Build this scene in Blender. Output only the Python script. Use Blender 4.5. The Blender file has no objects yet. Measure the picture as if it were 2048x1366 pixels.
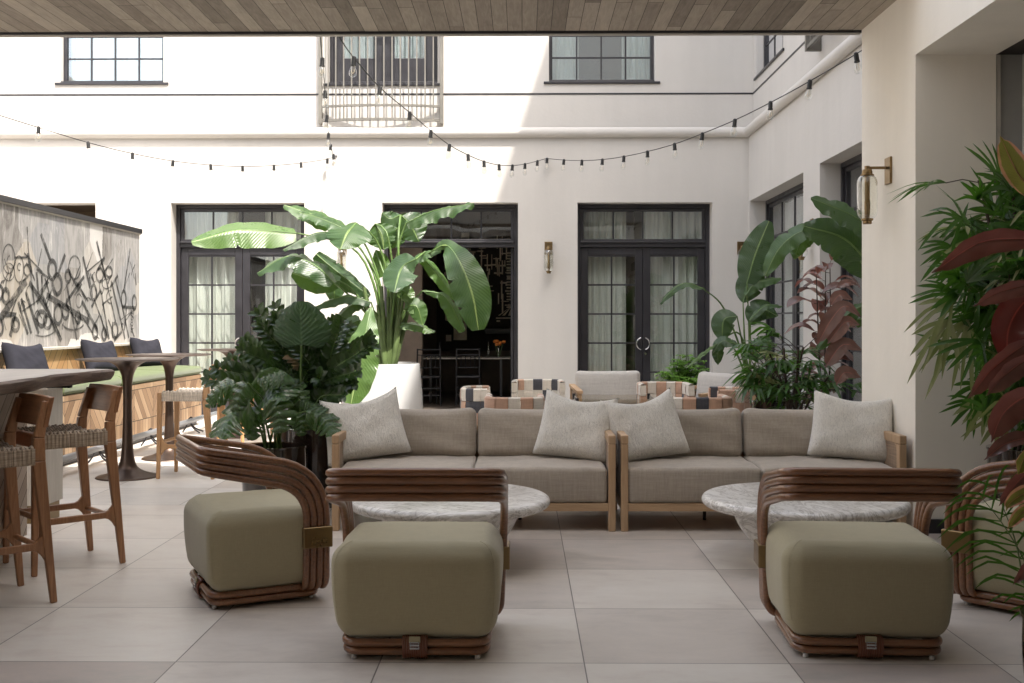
import bpy, bmesh, math, random
from mathutils import Vector, Matrix, Euler
random.seed(7)
R = math.radians
V = Vector
scene = bpy.context.scene
COL = scene.collection

# ------------------------------------------------------------------ camera geometry (photo pixels 2048 x 1366)
F, U0, V0, H = 2150.0, 1045.0, 645.0, 1.33
TH = math.atan(21 / F)
cT, sT = math.cos(TH), math.sin(TH)
def ray(u, v):
    a = (u - 1024) / F; b = (V0 - v) / F
    return a * cT - sT, cT + a * sT, b
def P(u, v, Y):                      # world point on the plane Y
    d = ray(u, v); t = Y / d[1]
    return V((d[0] * t, Y, H + d[2] * t))
def PX(u, v, X):                     # world point on the plane X
    d = ray(u, v); t = X / d[0]
    return V((X, d[1] * t, H + d[2] * t))

# ------------------------------------------------------------------ mesh builder
class MB:
    def __init__(s): s.v = []; s.f = []; s.m = []; s.uv = {}; s.cm = 0
    def add(s, vs, fs, uvs=None):
        o = len(s.v); s.v += [V(p) for p in vs]
        for i, f in enumerate(fs):
            if uvs: s.uv[len(s.f)] = [uvs[k] for k in f]
            s.f.append(tuple(k + o for k in f)); s.m.append(s.cm)
        return s
    def box(s, x0, x1, y0, y1, z0, z1, M=None):
        vs = [V((x, y, z)) for z in (z0, z1) for y in (y0, y1) for x in (x0, x1)]
        if M: vs = [M @ p for p in vs]
        return s.add(vs, [(0, 2, 3, 1), (4, 5, 7, 6), (0, 1, 5, 4), (2, 6, 7, 3), (0, 4, 6, 2), (1, 3, 7, 5)])
    def beam(s, a, b, w, h, up=(0, 0, 1), w2=None, h2=None):   # square bar from a to b
        a, b = V(a), V(b); d = (b - a).normalized(); up = V(up)
        x = d.cross(up).normalized(); z = x.cross(d).normalized()
        w2 = w if w2 is None else w2; h2 = h if h2 is None else h2
        vs = [a - x*w/2 - z*h/2, a + x*w/2 - z*h/2, a + x*w/2 + z*h/2, a - x*w/2 + z*h/2,
              b - x*w2/2 - z*h2/2, b + x*w2/2 - z*h2/2, b + x*w2/2 + z*h2/2, b - x*w2/2 + z*h2/2]
        return s.add(vs, [(0, 3, 2, 1), (4, 5, 6, 7), (0, 1, 5, 4), (1, 2, 6, 5), (2, 3, 7, 6), (3, 0, 4, 7)])
    def tube(s, pts, r, n=8, closed=False, caps=True):
        pts = [V(p) for p in pts]; N = len(pts)
        rs = r if isinstance(r, (list, tuple)) else [r] * N
        T = []
        for i in range(N):
            if closed: t = pts[(i + 1) % N] - pts[i - 1]
            else: t = pts[min(i + 1, N - 1)] - pts[max(i - 1, 0)]
            T.append(t.normalized() if t.length > 1e-9 else V((0, 0, 1)))
        up = V((0, 0, 1)) if abs(T[0].z) < .9 else V((1, 0, 0))
        x = T[0].cross(up).normalized()
        vs = []
        for i in range(N):
            x = (x - T[i] * x.dot(T[i])).normalized(); y = T[i].cross(x)
            for k in range(n):
                a = 2 * math.pi * k / n
                vs.append(pts[i] + (x * math.cos(a) + y * math.sin(a)) * rs[i])
        fs = []
        for i in range(N if closed else N - 1):
            j = (i + 1) % N
            for k in range(n):
                fs.append((i*n + k, i*n + (k+1) % n, j*n + (k+1) % n, j*n + k))
        if caps and not closed:
            fs.append(tuple(reversed(range(n)))); fs.append(tuple((N-1)*n + k for k in range(n)))
        return s.add(vs, fs)
    def lathe(s, prof, c=(0, 0, 0), n=40, axis='z'):
        c = V(c); vs = []
        for r, z in prof:
            for k in range(n):
                a = 2 * math.pi * k / n
                p = (r*math.cos(a), r*math.sin(a), z)
                if axis == 'y': p = (p[0], p[2], p[1])
                if axis == 'x': p = (p[2], p[0], p[1])
                vs.append(c + V(p))
        fs = []
        for i in range(len(prof) - 1):
            for k in range(n): fs.append((i*n + k, i*n + (k+1) % n, (i+1)*n + (k+1) % n, (i+1)*n + k))
        if prof[0][0] > 1e-5: fs.append(tuple(reversed(range(n))))
        if prof[-1][0] > 1e-5: fs.append(tuple((len(prof)-1)*n + k for k in range(n)))
        return s.add(vs, fs)
    def grid(s, fn, nu, nv, uv=True):
        vs = []; us = []
        for j in range(nv + 1):
            for i in range(nu + 1):
                vs.append(fn(i / nu, j / nv)); us.append((i / nu, j / nv))
        fs = [(j*(nu+1) + i, j*(nu+1) + i + 1, (j+1)*(nu+1) + i + 1, (j+1)*(nu+1) + i) for j in range(nv) for i in range(nu)]
        return s.add(vs, fs, us if uv else None)
    def rbox(s, c, size, r, n=5, mid=4, fn=None, M=None):    # rounded box, fn(p in -1..1 coords, p) displaces
        c = V(c); h = [q / 2 for q in size]
        def coords(hh, rr):
            cs = [-hh + rr - rr * math.tan(R(45) * (1 - i / n)) for i in range(n)]
            cs = [-(hh - rr) - rr * math.tan(R(45) * (1 - i / n)) for i in range(n)]
            m = [-(hh - rr) + 2 * (hh - rr) * i / mid for i in range(mid + 1)]
            return cs + m + [-q for q in reversed(cs)]
        A = [coords(hh, r) for hh in h]
        for ax in range(3):
            for sg in (-1, 1):
                a1, a2 = (ax + 1) % 3, (ax + 2) % 3
                vs = []; L1, L2 = len(A[a1]), len(A[a2])
                for j in range(L2):
                    for i in range(L1):
                        p = [0, 0, 0]; p[ax] = sg * h[ax]; p[a1] = A[a1][i]; p[a2] = A[a2][j]
                        q = V([max(-(h[k] - r), min(h[k] - r, p[k])) for k in range(3)])
                        d = V(p) - q
                        p = q + d.normalized() * r if d.length > 1e-9 else V(p)
                        if fn: p = fn(V((p.x / h[0], p.y / h[1], p.z / h[2])), p)
                        p = p + c
                        vs.append(M @ p if M else p)
                fs = []
                for j in range(L2 - 1):
                    for i in range(L1 - 1):
                        q4 = (j*L1 + i, j*L1 + i + 1, (j+1)*L1 + i + 1, (j+1)*L1 + i)
                        fs.append(q4 if sg > 0 else tuple(reversed(q4)))
                s.add(vs, fs)
        return s
    def prism(s, outline, y0, y1, M=None):      # outline in xz extruded along y
        n = len(outline)
        vs = [V((x, y0, z)) for x, z in outline] + [V((x, y1, z)) for x, z in outline]
        if M: vs = [M @ p for p in vs]
        fs = [tuple(range(n)), tuple(reversed(range(n, 2 * n)))] + [(i, i + n, (i+1) % n + n, (i+1) % n) for i in range(n)]
        return s.add(vs, fs)
    def build(s, name, mat, parent=None, M=None, smooth=None, bevel=0, weld=False, local=False, seg=2, **tags):
        vs = [M @ p for p in s.v] if M else s.v
        off = V((0, 0, 0))
        if parent is not None and not local: off = world_loc(parent)
        me = bpy.data.meshes.new(name)
        me.from_pydata([p - off for p in vs], [], s.f)
        mats = mat if isinstance(mat, (list, tuple)) else [mat]
        for m in mats: me.materials.append(m)
        if len(mats) > 1:
            for i, p in enumerate(me.polygons): p.material_index = s.m[i]
        if s.uv:
            ul = me.uv_layers.new(name='UVMap')
            for i, p in enumerate(me.polygons):
                if i in s.uv:
                    for k, li in enumerate(p.loop_indices): ul.data[li].uv = s.uv[i][k]
        if weld:
            bm = bmesh.new(); bm.from_mesh(me); bmesh.ops.remove_doubles(bm, verts=bm.verts, dist=1e-5)
            bmesh.ops.recalc_face_normals(bm, faces=bm.faces); bm.to_mesh(me); bm.free()
        me.update()
        if smooth is not None:
            me.shade_smooth()
            if smooth < 180: me.set_sharp_from_angle(angle=R(smooth))
        o = bpy.data.objects.new(name, me); COL.objects.link(o)
        if parent is not None: o.parent = parent
        if bevel:
            b = o.modifiers.new('bevel', 'BEVEL'); b.width = bevel; b.segments = seg; b.limit_method = 'ANGLE'
        for k, vv in tags.items(): o[k] = vv
        return o
def world_loc(o):
    p = V(o.location)
    while o.parent: o = o.parent; p = p + V(o.location)
    return p
def thing(name, label, cat, loc=(0, 0, 0), rz=0, group=None):
    o = bpy.data.objects.new(name, None); COL.objects.link(o); o.empty_display_size = .1
    o.location = loc; o.rotation_euler = (0, 0, rz); o['label'] = label; o['category'] = cat
    if group: o['group'] = group
    return o
def tag(o, label, cat, group=None):
    o['label'] = label; o['category'] = cat
    if group: o['group'] = group
    return o
def struct(o): o['kind'] = 'structure'; return o
def kids(o): return [c for c in bpy.data.objects if c.parent == o]
def dup(o, loc=None, rz=None, label=None, parent=None):
    c = o.copy(); COL.objects.link(c); c.parent = parent
    if loc is not None: c.location = loc
    if rz is not None: c.rotation_euler = (0, 0, rz)
    if label: c['label'] = label
    for k in kids(o): dup(k, parent=c)
    return c
def bez(p, n):
    p = [V(q) for q in p]; out = []
    for i in range(n + 1):
        t = i / n; q = list(p)
        while len(q) > 1: q = [q[k].lerp(q[k + 1], t) for k in range(len(q) - 1)]
        out.append(q[0])
    return out
def fillet(pts, rads, n=6):        # polyline with rounded corners
    pts = [V(p) for p in pts]; out = [pts[0]]
    for i in range(1, len(pts) - 1):
        L = rads[i - 1]; a = (pts[i-1] - pts[i]).normalized(); b = (pts[i+1] - pts[i]).normalized()
        out += bez([pts[i] + a*L, pts[i] + a*L*.35, pts[i] + b*L*.35, pts[i] + b*L], n)
    out.append(pts[-1]); return out
def smoothpath(pts, n=8):           # catmull-rom
    pts = [V(p) for p in pts]; q = [pts[0]*2 - pts[1]] + pts + [pts[-1]*2 - pts[-2]]; out = []
    for i in range(1, len(q) - 2):
        for k in range(n):
            t = k / n
            out.append(.5 * ((2*q[i]) + (q[i+1]-q[i-1])*t + (2*q[i-1]-5*q[i]+4*q[i+1]-q[i+2])*t*t + (-q[i-1]+3*q[i]-3*q[i+1]+q[i+2])*t**3))
    out.append(pts[-1]); return out

# ------------------------------------------------------------------ materials
class NT:
    def __init__(s, name):
        s.m = bpy.data.materials.new(name); s.m.use_nodes = True; s.t = s.m.node_tree; s.t.nodes.clear()
        s.out = s.n('ShaderNodeOutputMaterial'); s.b = s.n('ShaderNodeBsdfPrincipled'); s.l(s.b.outputs[0], s.out.inputs[0])
    def n(s, k, **kw):
        x = s.t.nodes.new(k)
        for a, b in kw.items(): setattr(x, a, b)
        return x
    def l(s, a, b): s.t.links.new(a, b)
    def put(s, v, sock):
        if isinstance(v, (int, float)): sock.default_value = v
        elif isinstance(v, (tuple, list)): sock.default_value = tuple(v) + ((1,) if len(v) == 3 and len(sock.default_value) == 4 else ())
        else: s.l(v, sock)
    def math(s, op, a, b=0, c=0):
        x = s.n('ShaderNodeMath', operation=op); s.put(a, x.inputs[0]); s.put(b, x.inputs[1]); s.put(c, x.inputs[2]); return x.outputs[0]
    def coord(s, kind='Object', scale=None, loc=None, rot=None):
        x = s.n('ShaderNodeTexCoord').outputs[kind]
        if scale or loc or rot:
            mp = s.n('ShaderNodeMapping'); s.l(x, mp.inputs[0])
            if scale: mp.inputs['Scale'].default_value = scale
            if loc: mp.inputs['Location'].default_value = loc
            if rot: mp.inputs['Rotation'].default_value = rot
            x = mp.outputs[0]
        return x
    def noise(s, vec, scale=5, detail=4, rough=.55, dist=0, out='Fac'):
        x = s.n('ShaderNodeTexNoise'); s.l(vec, x.inputs['Vector']); x.inputs['Scale'].default_value = scale
        x.inputs['Detail'].default_value = detail; x.inputs['Roughness'].default_value = rough; x.inputs['Distortion'].default_value = dist
        return x.outputs[out]
    def ramp(s, fac, stops, interp='LINEAR'):
        x = s.n('ShaderNodeValToRGB'); s.l(fac, x.inputs[0]); e = x.color_ramp.elements; x.color_ramp.interpolation = interp
        while len(e) < len(stops): e.new(.5)
        for i, (p, c) in enumerate(stops): e[i].position = p; e[i].color = (*c, 1) if len(c) == 3 else c
        return x.outputs[0]
    def mix(s, fac, a, b, mode='MIX'):
        x = s.n('ShaderNodeMix', data_type='RGBA', blend_type=mode); s.put(fac, x.inputs[0]); s.put(a, x.inputs[6]); s.put(b, x.inputs[7]); return x.outputs[2]
    def maprange(s, v, a, b, c, d):
        x = s.n('ShaderNodeMapRange'); s.put(v, x.inputs[0])
        for i, q in enumerate((a, b, c, d)): x.inputs[i + 1].default_value = q
        return x.outputs[0]
    def bump(s, h, strength=.3, dist=.01, normal=None):
        x = s.n('ShaderNodeBump'); x.inputs['Strength'].default_value = strength; x.inputs['Distance'].default_value = dist
        s.l(h, x.inputs['Height'])
        if normal: s.l(normal, x.inputs['Normal'])
        s.l(x.outputs[0], s.b.inputs['Normal']); return x.outputs[0]
    def set(s, **kw):
        for k, v in kw.items(): s.put(v, s.b.inputs[k.replace('_', ' ')])
        return s
def simple(name, col, rough=.5, metal=0, var=.12, scale=6, coat=0, bump=0, bscale=60, spec=.5):
    t = NT(name); co = t.coord()
    n = t.noise(co, scale, 5)
    c = t.mix(t.maprange(n, .3, .7, 0, 1), [q * (1 - var) for q in col], [min(1, q * (1 + var)) for q in col])
    t.set(Base_Color=c, Roughness=rough, Metallic=metal, Coat_Weight=coat, Specular_IOR_Level=spec)
    t.put(t.maprange(n, .3, .7, max(0, rough - .06), min(1, rough + .06)), t.b.inputs['Roughness'])
    if bump: t.bump(t.noise(co, bscale, 4), bump, .004)
    return t.m
def wood(name, c1, c2, axis=1, rough=.45, scale=1.0, coat=0):
    t = NT(name); sc = [14 * scale] * 3; sc[axis] = 1.1 * scale
    co = t.coord(scale=sc)
    n = t.noise(co, 2.2, 8, .62, 1.2); f = t.noise(t.coord(scale=[q * 8 for q in sc]), 2.5, 4, .6)
    big = t.noise(t.coord(), 1.7 * scale, 3)
    k = t.math('ADD', t.math('MULTIPLY', n, .75), t.math('MULTIPLY', f, .25))
    k = t.math('ADD', t.math('MULTIPLY', k, .75), t.math('MULTIPLY', big, .25))
    t.set(Base_Color=t.ramp(k, [(.32, c1), (.5, [(a+b)/2 for a, b in zip(c1, c2)]), (.66, c2)]), Roughness=rough, Coat_Weight=coat)
    t.bump(k, .12, .002); return t.m
def stucco(name, col):
    t = NT(name); co = t.coord()
    a = t.noise(co, .7, 5, .6); b = t.noise(co, 22, 6, .65); s1 = t.noise(t.coord(scale=(3, 3, .4)), 1.5, 4)
    k = t.math('ADD', t.math('MULTIPLY', a, .6), t.math('MULTIPLY', s1, .4))
    t.set(Base_Color=t.mix(t.maprange(k, .35, .65, 0, 1), [q * .93 for q in col], [min(1, q * 1.02) for q in col]), Roughness=.88, Specular_IOR_Level=.25)
    t.bump(t.math('ADD', b, t.math('MULTIPLY', t.noise(co, 4, 4), 1.5)), .28, .006); return t.m
def floor_tile(name, ox, oy, c):
    t = NT(name); co = t.coord(loc=(-ox, -oy, 0))
    br = t.n('ShaderNodeTexBrick'); t.l(co, br.inputs['Vector']); br.offset = 0; br.squash = 1
    br.inputs['Scale'].default_value = 1; br.inputs['Brick Width'].default_value = .8; br.inputs['Row Height'].default_value = .8
    br.inputs['Mortar Size'].default_value = .0028; br.inputs['Mortar Smooth'].default_value = .1; br.inputs['Bias'].default_value = 0
    br.inputs['Color1'].default_value = (0, 0, 0, 1); br.inputs['Color2'].default_value = (1, 1, 1, 1); br.inputs['Mortar'].default_value = (.5, .5, .5, 1)
    r = br.outputs['Color']
    off = t.n('ShaderNodeVectorMath', operation='SCALE'); t.l(r, off.inputs[0]); off.inputs[3].default_value = 37
    ad = t.n('ShaderNodeVectorMath', operation='ADD'); t.l(off.outputs[0], ad.inputs[0]); t.l(t.coord(scale=(1, 2.2, 1)), ad.inputs[1])
    cl = t.noise(ad.outputs[0], 1.6, 7, .62, .6); sp = t.noise(ad.outputs[0], 38, 4, .7); sm = t.noise(ad.outputs[0], 5, 6, .6, 1)
    k = t.math('ADD', t.math('MULTIPLY', cl, .55), t.math('ADD', t.math('MULTIPLY', sm, .3), t.math('MULTIPLY', sp, .15)))
    base = t.ramp(k, [(.3, [q * .74 for q in c]), (.5, c), (.68, [q * 1.14 for q in c])])
    base = t.mix(.22, base, r, 'OVERLAY')
    base = t.mix(br.outputs['Fac'], base, (.16, .14, .12))
    t.set(Base_Color=base, Roughness=t.maprange(k, .35, .65, .34, .5), Specular_IOR_Level=.5)
    h = t.math('SUBTRACT', t.math('MULTIPLY', sm, .12), t.math('MULTIPLY', br.outputs['Fac'], 1)); t.bump(h, .25, .003); return t.m
def ceiling_boards(name):
    t = NT(name); co = t.coord(); sx = t.n('ShaderNodeSeparateXYZ'); t.l(co, sx.inputs[0])
    W = .105
    x = t.math('DIVIDE', sx.outputs[0], W); i = t.math('FLOOR', x); fr = t.math('FRACT', x)
    w1 = t.n('ShaderNodeTexWhiteNoise', noise_dimensions='1D'); t.l(i, w1.inputs['W'])
    y = t.math('ADD', t.math('DIVIDE', sx.outputs[1], 1.9), t.math('MULTIPLY', w1.outputs[0], 7.3)); j = t.math('FLOOR', y); fy = t.math('FRACT', y)
    cb = t.n('ShaderNodeCombineXYZ'); t.l(i, cb.inputs[0]); t.l(j, cb.inputs[1])
    w2 = t.n('ShaderNodeTexWhiteNoise', noise_dimensions='3D'); t.l(cb.outputs[0], w2.inputs['Vector'])
    sc = t.n('ShaderNodeVectorMath', operation='SCALE'); t.l(w2.outputs['Color'], sc.inputs[0]); sc.inputs[3].default_value = 20
    ad = t.n('ShaderNodeVectorMath', operation='ADD'); t.l(sc.outputs[0], ad.inputs[0]); t.l(t.coord(scale=(22, 2.2, 1)), ad.inputs[1])
    g = t.noise(ad.outputs[0], 1.4, 9, .65, 1.6); bl = t.noise(t.coord(scale=(9, 3, 1)), 1.6, 5, .6)
    k = t.math('ADD', t.math('MULTIPLY', g, .42), t.math('ADD', t.math('MULTIPLY', w2.outputs[0], .34), t.math('MULTIPLY', bl, .24)))
    base = t.ramp(k, [(.22, (.15, .125, .10)), (.45, (.30, .255, .21)), (.62, (.43, .375, .31)), (.85, (.56, .50, .42))])
    gap = t.math('MAXIMUM', t.math('LESS_THAN', fr, .035), t.math('LESS_THAN', fy, .003))
    t.set(Base_Color=t.mix(gap, base, (.02, .016, .013)), Roughness=.7)
    t.bump(t.math('SUBTRACT', t.math('MULTIPLY', g, .3), gap), .5, .004); return t.m
def chevron(name, pw=1.15, bw=.095, zlo=None, cs=((.17, .10, .055), (.33, .21, .12), (.50, .36, .23)), axis=1):
    t = NT(name); sx = t.n('ShaderNodeSeparateXYZ'); t.l(t.coord(), sx.inputs[0])
    y = sx.outputs[axis]; z = sx.outputs[2]
    p = t.math('DIVIDE', y, pw); pi = t.math('FLOOR', p); fr = t.math('FRACT', p)
    tri = t.math('MULTIPLY', t.math('ABSOLUTE', t.math('SUBTRACT', fr, .5)), pw)
    k = t.math('DIVIDE', t.math('ADD', z, t.math('MULTIPLY', tri, 1.15)), bw * 1.5)
    if zlo is not None:      # upright boards below zlo, a level rail over zhi
        low = t.math('LESS_THAN', z, zlo[0]); hi = t.math('GREATER_THAN', z, zlo[1])
        k = t.math('ADD', t.math('MULTIPLY', k, t.math('SUBTRACT', 1, low)), t.math('MULTIPLY', t.math('DIVIDE', y, .085), low))
        k = t.math('ADD', t.math('MULTIPLY', k, t.math('SUBTRACT', 1, hi)), t.math('MULTIPLY', t.math('ADD', t.math('FLOOR', t.math('DIVIDE', y, 1.1)), .5), hi))
        seam0 = t.math('LESS_THAN', t.math('ABSOLUTE', t.math('SUBTRACT', z, zlo[0])), .004)
        seam1 = t.math('LESS_THAN', t.math('ABSOLUTE', t.math('SUBTRACT', z, zlo[1])), .004)
    i = t.math('FLOOR', k); fk = t.math('FRACT', k)
    half = t.math('GREATER_THAN', fr, .5)
    cb = t.n('ShaderNodeCombineXYZ'); t.l(i, cb.inputs[0]); t.l(pi, cb.inputs[1]); t.l(half, cb.inputs[2])
    w = t.n('ShaderNodeTexWhiteNoise', noise_dimensions='3D'); t.l(cb.outputs[0], w.inputs['Vector'])
    cg = t.n('ShaderNodeCombineXYZ'); t.l(t.math('MULTIPLY', k, 3.2), cg.inputs[0]); t.l(t.math('MULTIPLY', t.math('ADD', z, y), .9), cg.inputs[1]); t.l(t.math('MULTIPLY', w.outputs[0], 13), cg.inputs[2])
    g = t.noise(cg.outputs[0], 2.4, 8, .65, 1.4)
    kk = t.math('ADD', t.math('MULTIPLY', g, .55), t.math('MULTIPLY', w.outputs[0], .45))
    base = t.ramp(kk, [(.2, cs[0]), (.5, cs[1]), (.8, cs[2])])
    gap = t.math('MAXIMUM', t.math('LESS_THAN', fk, .055), t.math('LESS_THAN', t.math('ABSOLUTE', t.math('SUBTRACT', t.math('FRACT', t.math('MULTIPLY', fr, 2)), .0)), .010))
    if zlo is not None:
        gap = t.math('MAXIMUM', gap, t.math('MAXIMUM', seam0, seam1))
    t.set(Base_Color=t.mix(gap, base, (.03, .02, .014)), Roughness=.6)
    t.bump(t.math('SUBTRACT', t.math('MULTIPLY', g, .3), gap), .4, .004); return t.m
def fabric(name, col, rough=.85, thread=420, var=.18, sheen=.25, slub=0, bumpk=.25, worn=.1):
    t = NT(name)
    a = t.noise(t.coord(scale=(1, 1, .05)), thread, 2, .6); b = t.noise(t.coord(scale=(.05, .05, 1)), thread, 2, .6)
    k = t.math('MULTIPLY', t.math('ADD', a, b), .5)
    if slub:
        a2 = t.noise(t.coord(scale=(1, 1, .045)), slub, 3, .7); b2 = t.noise(t.coord(scale=(.045, .045, 1)), slub, 3, .7)
        k = t.math('ADD', t.math('MULTIPLY', k, .45), t.math('MULTIPLY', t.math('ADD', a2, b2), .275))
    big = t.noise(t.coord(), 3.2, 4)
    c = t.mix(t.maprange(k, .36, .64, 0, 1), [q * (1 - var) for q in col], [min(1, q * (1 + var)) for q in col])
    c = t.mix(t.maprange(big, .3, .7, 0, worn), c, [q * .6 for q in col])
    t.set(Base_Color=c, Roughness=rough, Sheen_Weight=sheen, Sheen_Roughness=.5, Specular_IOR_Level=.2)
    t.bump(k, bumpk, .0015); return t.m
def boucle(name, col):
    t = NT(name); w = t.noise(t.coord(scale=(1, 1, .30), rot=(0, R(12), 0)), 42, 7, .75, 3.2); d = t.noise(t.coord(), 160, 4, .7)
    k = t.math('ADD', t.math('MULTIPLY', w, .7), t.math('MULTIPLY', d, .3))
    t.set(Base_Color=t.ramp(k, [(.3, [q * .58 for q in col]), (.52, col), (.7, [min(1, q * 1.12) for q in col])]), Roughness=.95, Sheen_Weight=.4, Specular_IOR_Level=.15)
    t.bump(k, 1.0, .016); return t.m
def marble(name):
    t = NT(name); co = t.coord(rot=(0, .2, .5))
    w = t.noise(co, 1.6, 10, .6, 2.6); w2 = t.noise(t.coord(scale=(1, 3.5, 3), rot=(.3, .2, -.4)), 2.2, 9, .62, 3.2)
    v = t.math('ABSOLUTE', t.math('SUBTRACT', w2, .5)); v1 = t.math('ABSOLUTE', t.math('SUBTRACT', w, .5))
    vein = t.math('ADD', t.math('MULTIPLY', t.maprange(v, 0, .05, 1, 0), .6), t.math('MULTIPLY', t.maprange(v1, 0, .03, 1, 0), .35))
    cl = t.noise(co, 3, 6)
    base = t.mix(t.maprange(cl, .35, .65, 0, 1), (.64, .615, .58), (.82, .80, .77))
    base = t.mix(vein, base, (.24, .21, .175))
    t.set(Base_Color=base, Roughness=.28, Coat_Weight=.15); return t.m
def glass(name, tint=(.95, .97, .955), refl=1.0, rough=0.0):
    m = bpy.data.materials.new(name); m.use_nodes = True; t = m.node_tree; t.nodes.clear()
    o = t.nodes.new('ShaderNodeOutputMaterial'); mx = t.nodes.new('ShaderNodeMixShader'); tr = t.nodes.new('ShaderNodeBsdfTransparent')
    gl = t.nodes.new('ShaderNodeBsdfGlossy'); fr = t.nodes.new('ShaderNodeFresnel'); fr.inputs[0].default_value = 1.55
    no = t.nodes.new('ShaderNodeTexNoise'); no.inputs['Scale'].default_value = 1.3; tc = t.nodes.new('ShaderNodeTexCoord')
    bp = t.nodes.new('ShaderNodeBump'); bp.inputs['Strength'].default_value = .25; bp.inputs['Distance'].default_value = .012
    t.links.new(tc.outputs['Object'], no.inputs['Vector']); t.links.new(no.outputs[0], bp.inputs['Height']); t.links.new(bp.outputs[0], gl.inputs['Normal'])
    tr.inputs[0].default_value = (*tint, 1); gl.inputs['Roughness'].default_value = rough; gl.inputs[0].default_value = (.95, .97, 1, 1)
    mu = t.nodes.new('ShaderNodeMath'); mu.operation = 'MULTIPLY'; mu.inputs[1].default_value = refl; mu.use_clamp = True
    ge = t.nodes.new('ShaderNodeNewGeometry'); mr = t.nodes.new('ShaderNodeMapRange'); mr.inputs[3].default_value = 1.55; mr.inputs[4].default_value = 1 / 1.55
    t.links.new(ge.outputs['Backfacing'], mr.inputs[0]); t.links.new(mr.outputs[0], fr.inputs[0])
    t.links.new(fr.outputs[0], mu.inputs[0]); t.links.new(mu.outputs[0], mx.inputs[0]); t.links.new(tr.outputs[0], mx.inputs[1]); t.links.new(gl.outputs[0], mx.inputs[2]); t.links.new(mx.outputs[0], o.inputs[0])
    return m
def translucent(name, col, tcol, w=.35, rough=.9):
    t = NT(name); tl = t.n('ShaderNodeBsdfTranslucent'); tl.inputs[0].default_value = (*tcol, 1)
    mx = t.n('ShaderNodeMixShader'); mx.inputs[0].default_value = w
    n = t.noise(t.coord(scale=(60, 60, 2)), 4, 4)
    t.set(Base_Color=t.mix(n, [q * .88 for q in col], col), Roughness=rough)
    t.l(t.b.outputs[0], mx.inputs[1]); t.l(tl.outputs[0], mx.inputs[2]); t.l(mx.outputs[0], t.out.inputs[0]); return t.m
def leafmat(name, c1, c2, under=None, tcol=(.25, .5, .05), w=.28, rough=.32, veins=46, vk=.35, rib=(.35, .45, .12), vslope=.35, edge=None, coat=0.0):
    t = NT(name); uv = t.n('ShaderNodeTexCoord').outputs['UV']; s = t.n('ShaderNodeSeparateXYZ'); t.l(uv, s.inputs[0])
    q = t.math('ABSOLUTE', t.math('SUBTRACT', s.outputs[0], .5))          # across
    ph = t.math('MULTIPLY', t.math('SUBTRACT', s.outputs[1], t.math('MULTIPLY', q, vslope)), veins * 6.2832)
    jit = t.noise(t.coord(), 9, 3); ph = t.math('ADD', ph, t.math('MULTIPLY', jit, 2.5))
    wv = t.math('MULTIPLY', t.math('ADD', t.math('SINE', ph), 1), .5)
    n = t.noise(t.coord(), 5, 5, .6)
    ob = t.n('ShaderNodeObjectInfo')
    k = t.math('ADD', t.math('MULTIPLY', n, .65), t.math('ADD', t.math('MULTIPLY', wv, .12), t.math('MULTIPLY', ob.outputs['Random'], .23)))
    base = t.mix(t.maprange(k, .25, .75, 0, 1), c1, c2)
    ribm = t.maprange(q, .012, .028, 1, 0)
    base = t.mix(t.math('MULTIPLY', ribm, .85), base, rib)
    if edge: base = t.mix(t.math('MULTIPLY', t.maprange(t.math('ADD', q, t.math('MULTIPLY', t.math('SUBTRACT', n, .5), .5)), .38, .42, 0, 1), .9), base, edge)
    if under:
        g = t.n('ShaderNodeNewGeometry'); base = t.mix(g.outputs['Backfacing'], base, under)
    t.set(Base_Color=base, Roughness=t.maprange(n, .3, .7, rough - .06, rough + .1), Coat_Weight=coat)
    t.bump(wv, vk, .004)
    tl = t.n('ShaderNodeBsdfTranslucent'); t.l(t.mix(.5, base, tcol), tl.inputs[0]); mx = t.n('ShaderNodeMixShader'); mx.inputs[0].default_value = w
    t.l(t.b.outputs[0], mx.inputs[1]); t.l(tl.outputs[0], mx.inputs[2]); t.l(mx.outputs[0], t.out.inputs[0]); return t.m
def mural_mat(name):
    t = NT(name); co = t.coord(); sx = t.n('ShaderNodeSeparateXYZ'); t.l(co, sx.inputs[0])
    cb = t.n('ShaderNodeCombineXYZ'); t.l(sx.outputs[1], cb.inputs[0]); t.l(sx.outputs[2], cb.inputs[1])
    nz = t.noise(co, 3.5, 6, .7, 0, 'Color'); dm = t.mix(.10, cb.outputs[0], nz, 'ADD')
    vo = t.n('ShaderNodeTexVoronoi', distance='CHEBYCHEV'); t.l(dm, vo.inputs['Vector']); vo.inputs['Scale'].default_value = 1.35; vo.inputs['Randomness'].default_value = .9
    hv = t.n('ShaderNodeSeparateColor'); t.l(vo.outputs['Color'], hv.inputs[0])
    pat = t.ramp(hv.outputs[0], [(0, (.15, .14, .13)), (.2, (.23, .225, .22)), (.4, (.33, .31, .285)), (.58, (.20, .205, .215)), (.74, (.33, .295, .25)), (.88, (.50, .49, .475))], 'CONSTANT')
    st = t.noise(t.coord(scale=(1, 1.6, .45)), 4, 9, .72, 1.8); wash = t.ramp(st, [(.40, (0, 0, 0)), (.56, (1, 1, 1))])
    st2 = t.noise(t.coord(scale=(1, 3, .35)), 3.3, 9, .74, 1); w2 = t.ramp(st2, [(.54, (0, 0, 0)), (.63, (1, 1, 1))])
    base = t.mix(t.math('MULTIPLY', wash, .28), pat, (.55, .53, .51)); base = t.mix(t.math('MULTIPLY', w2, .5), base, (.66, .64, .61))
    sp = t.noise(co, 25, 5, .75); base = t.mix(t.maprange(sp, .58, .72, 0, .45), base, (.25, .22, .19))
    t.set(Base_Color=base, Roughness=.75); t.bump(st, .3, .006); return t.m

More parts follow.
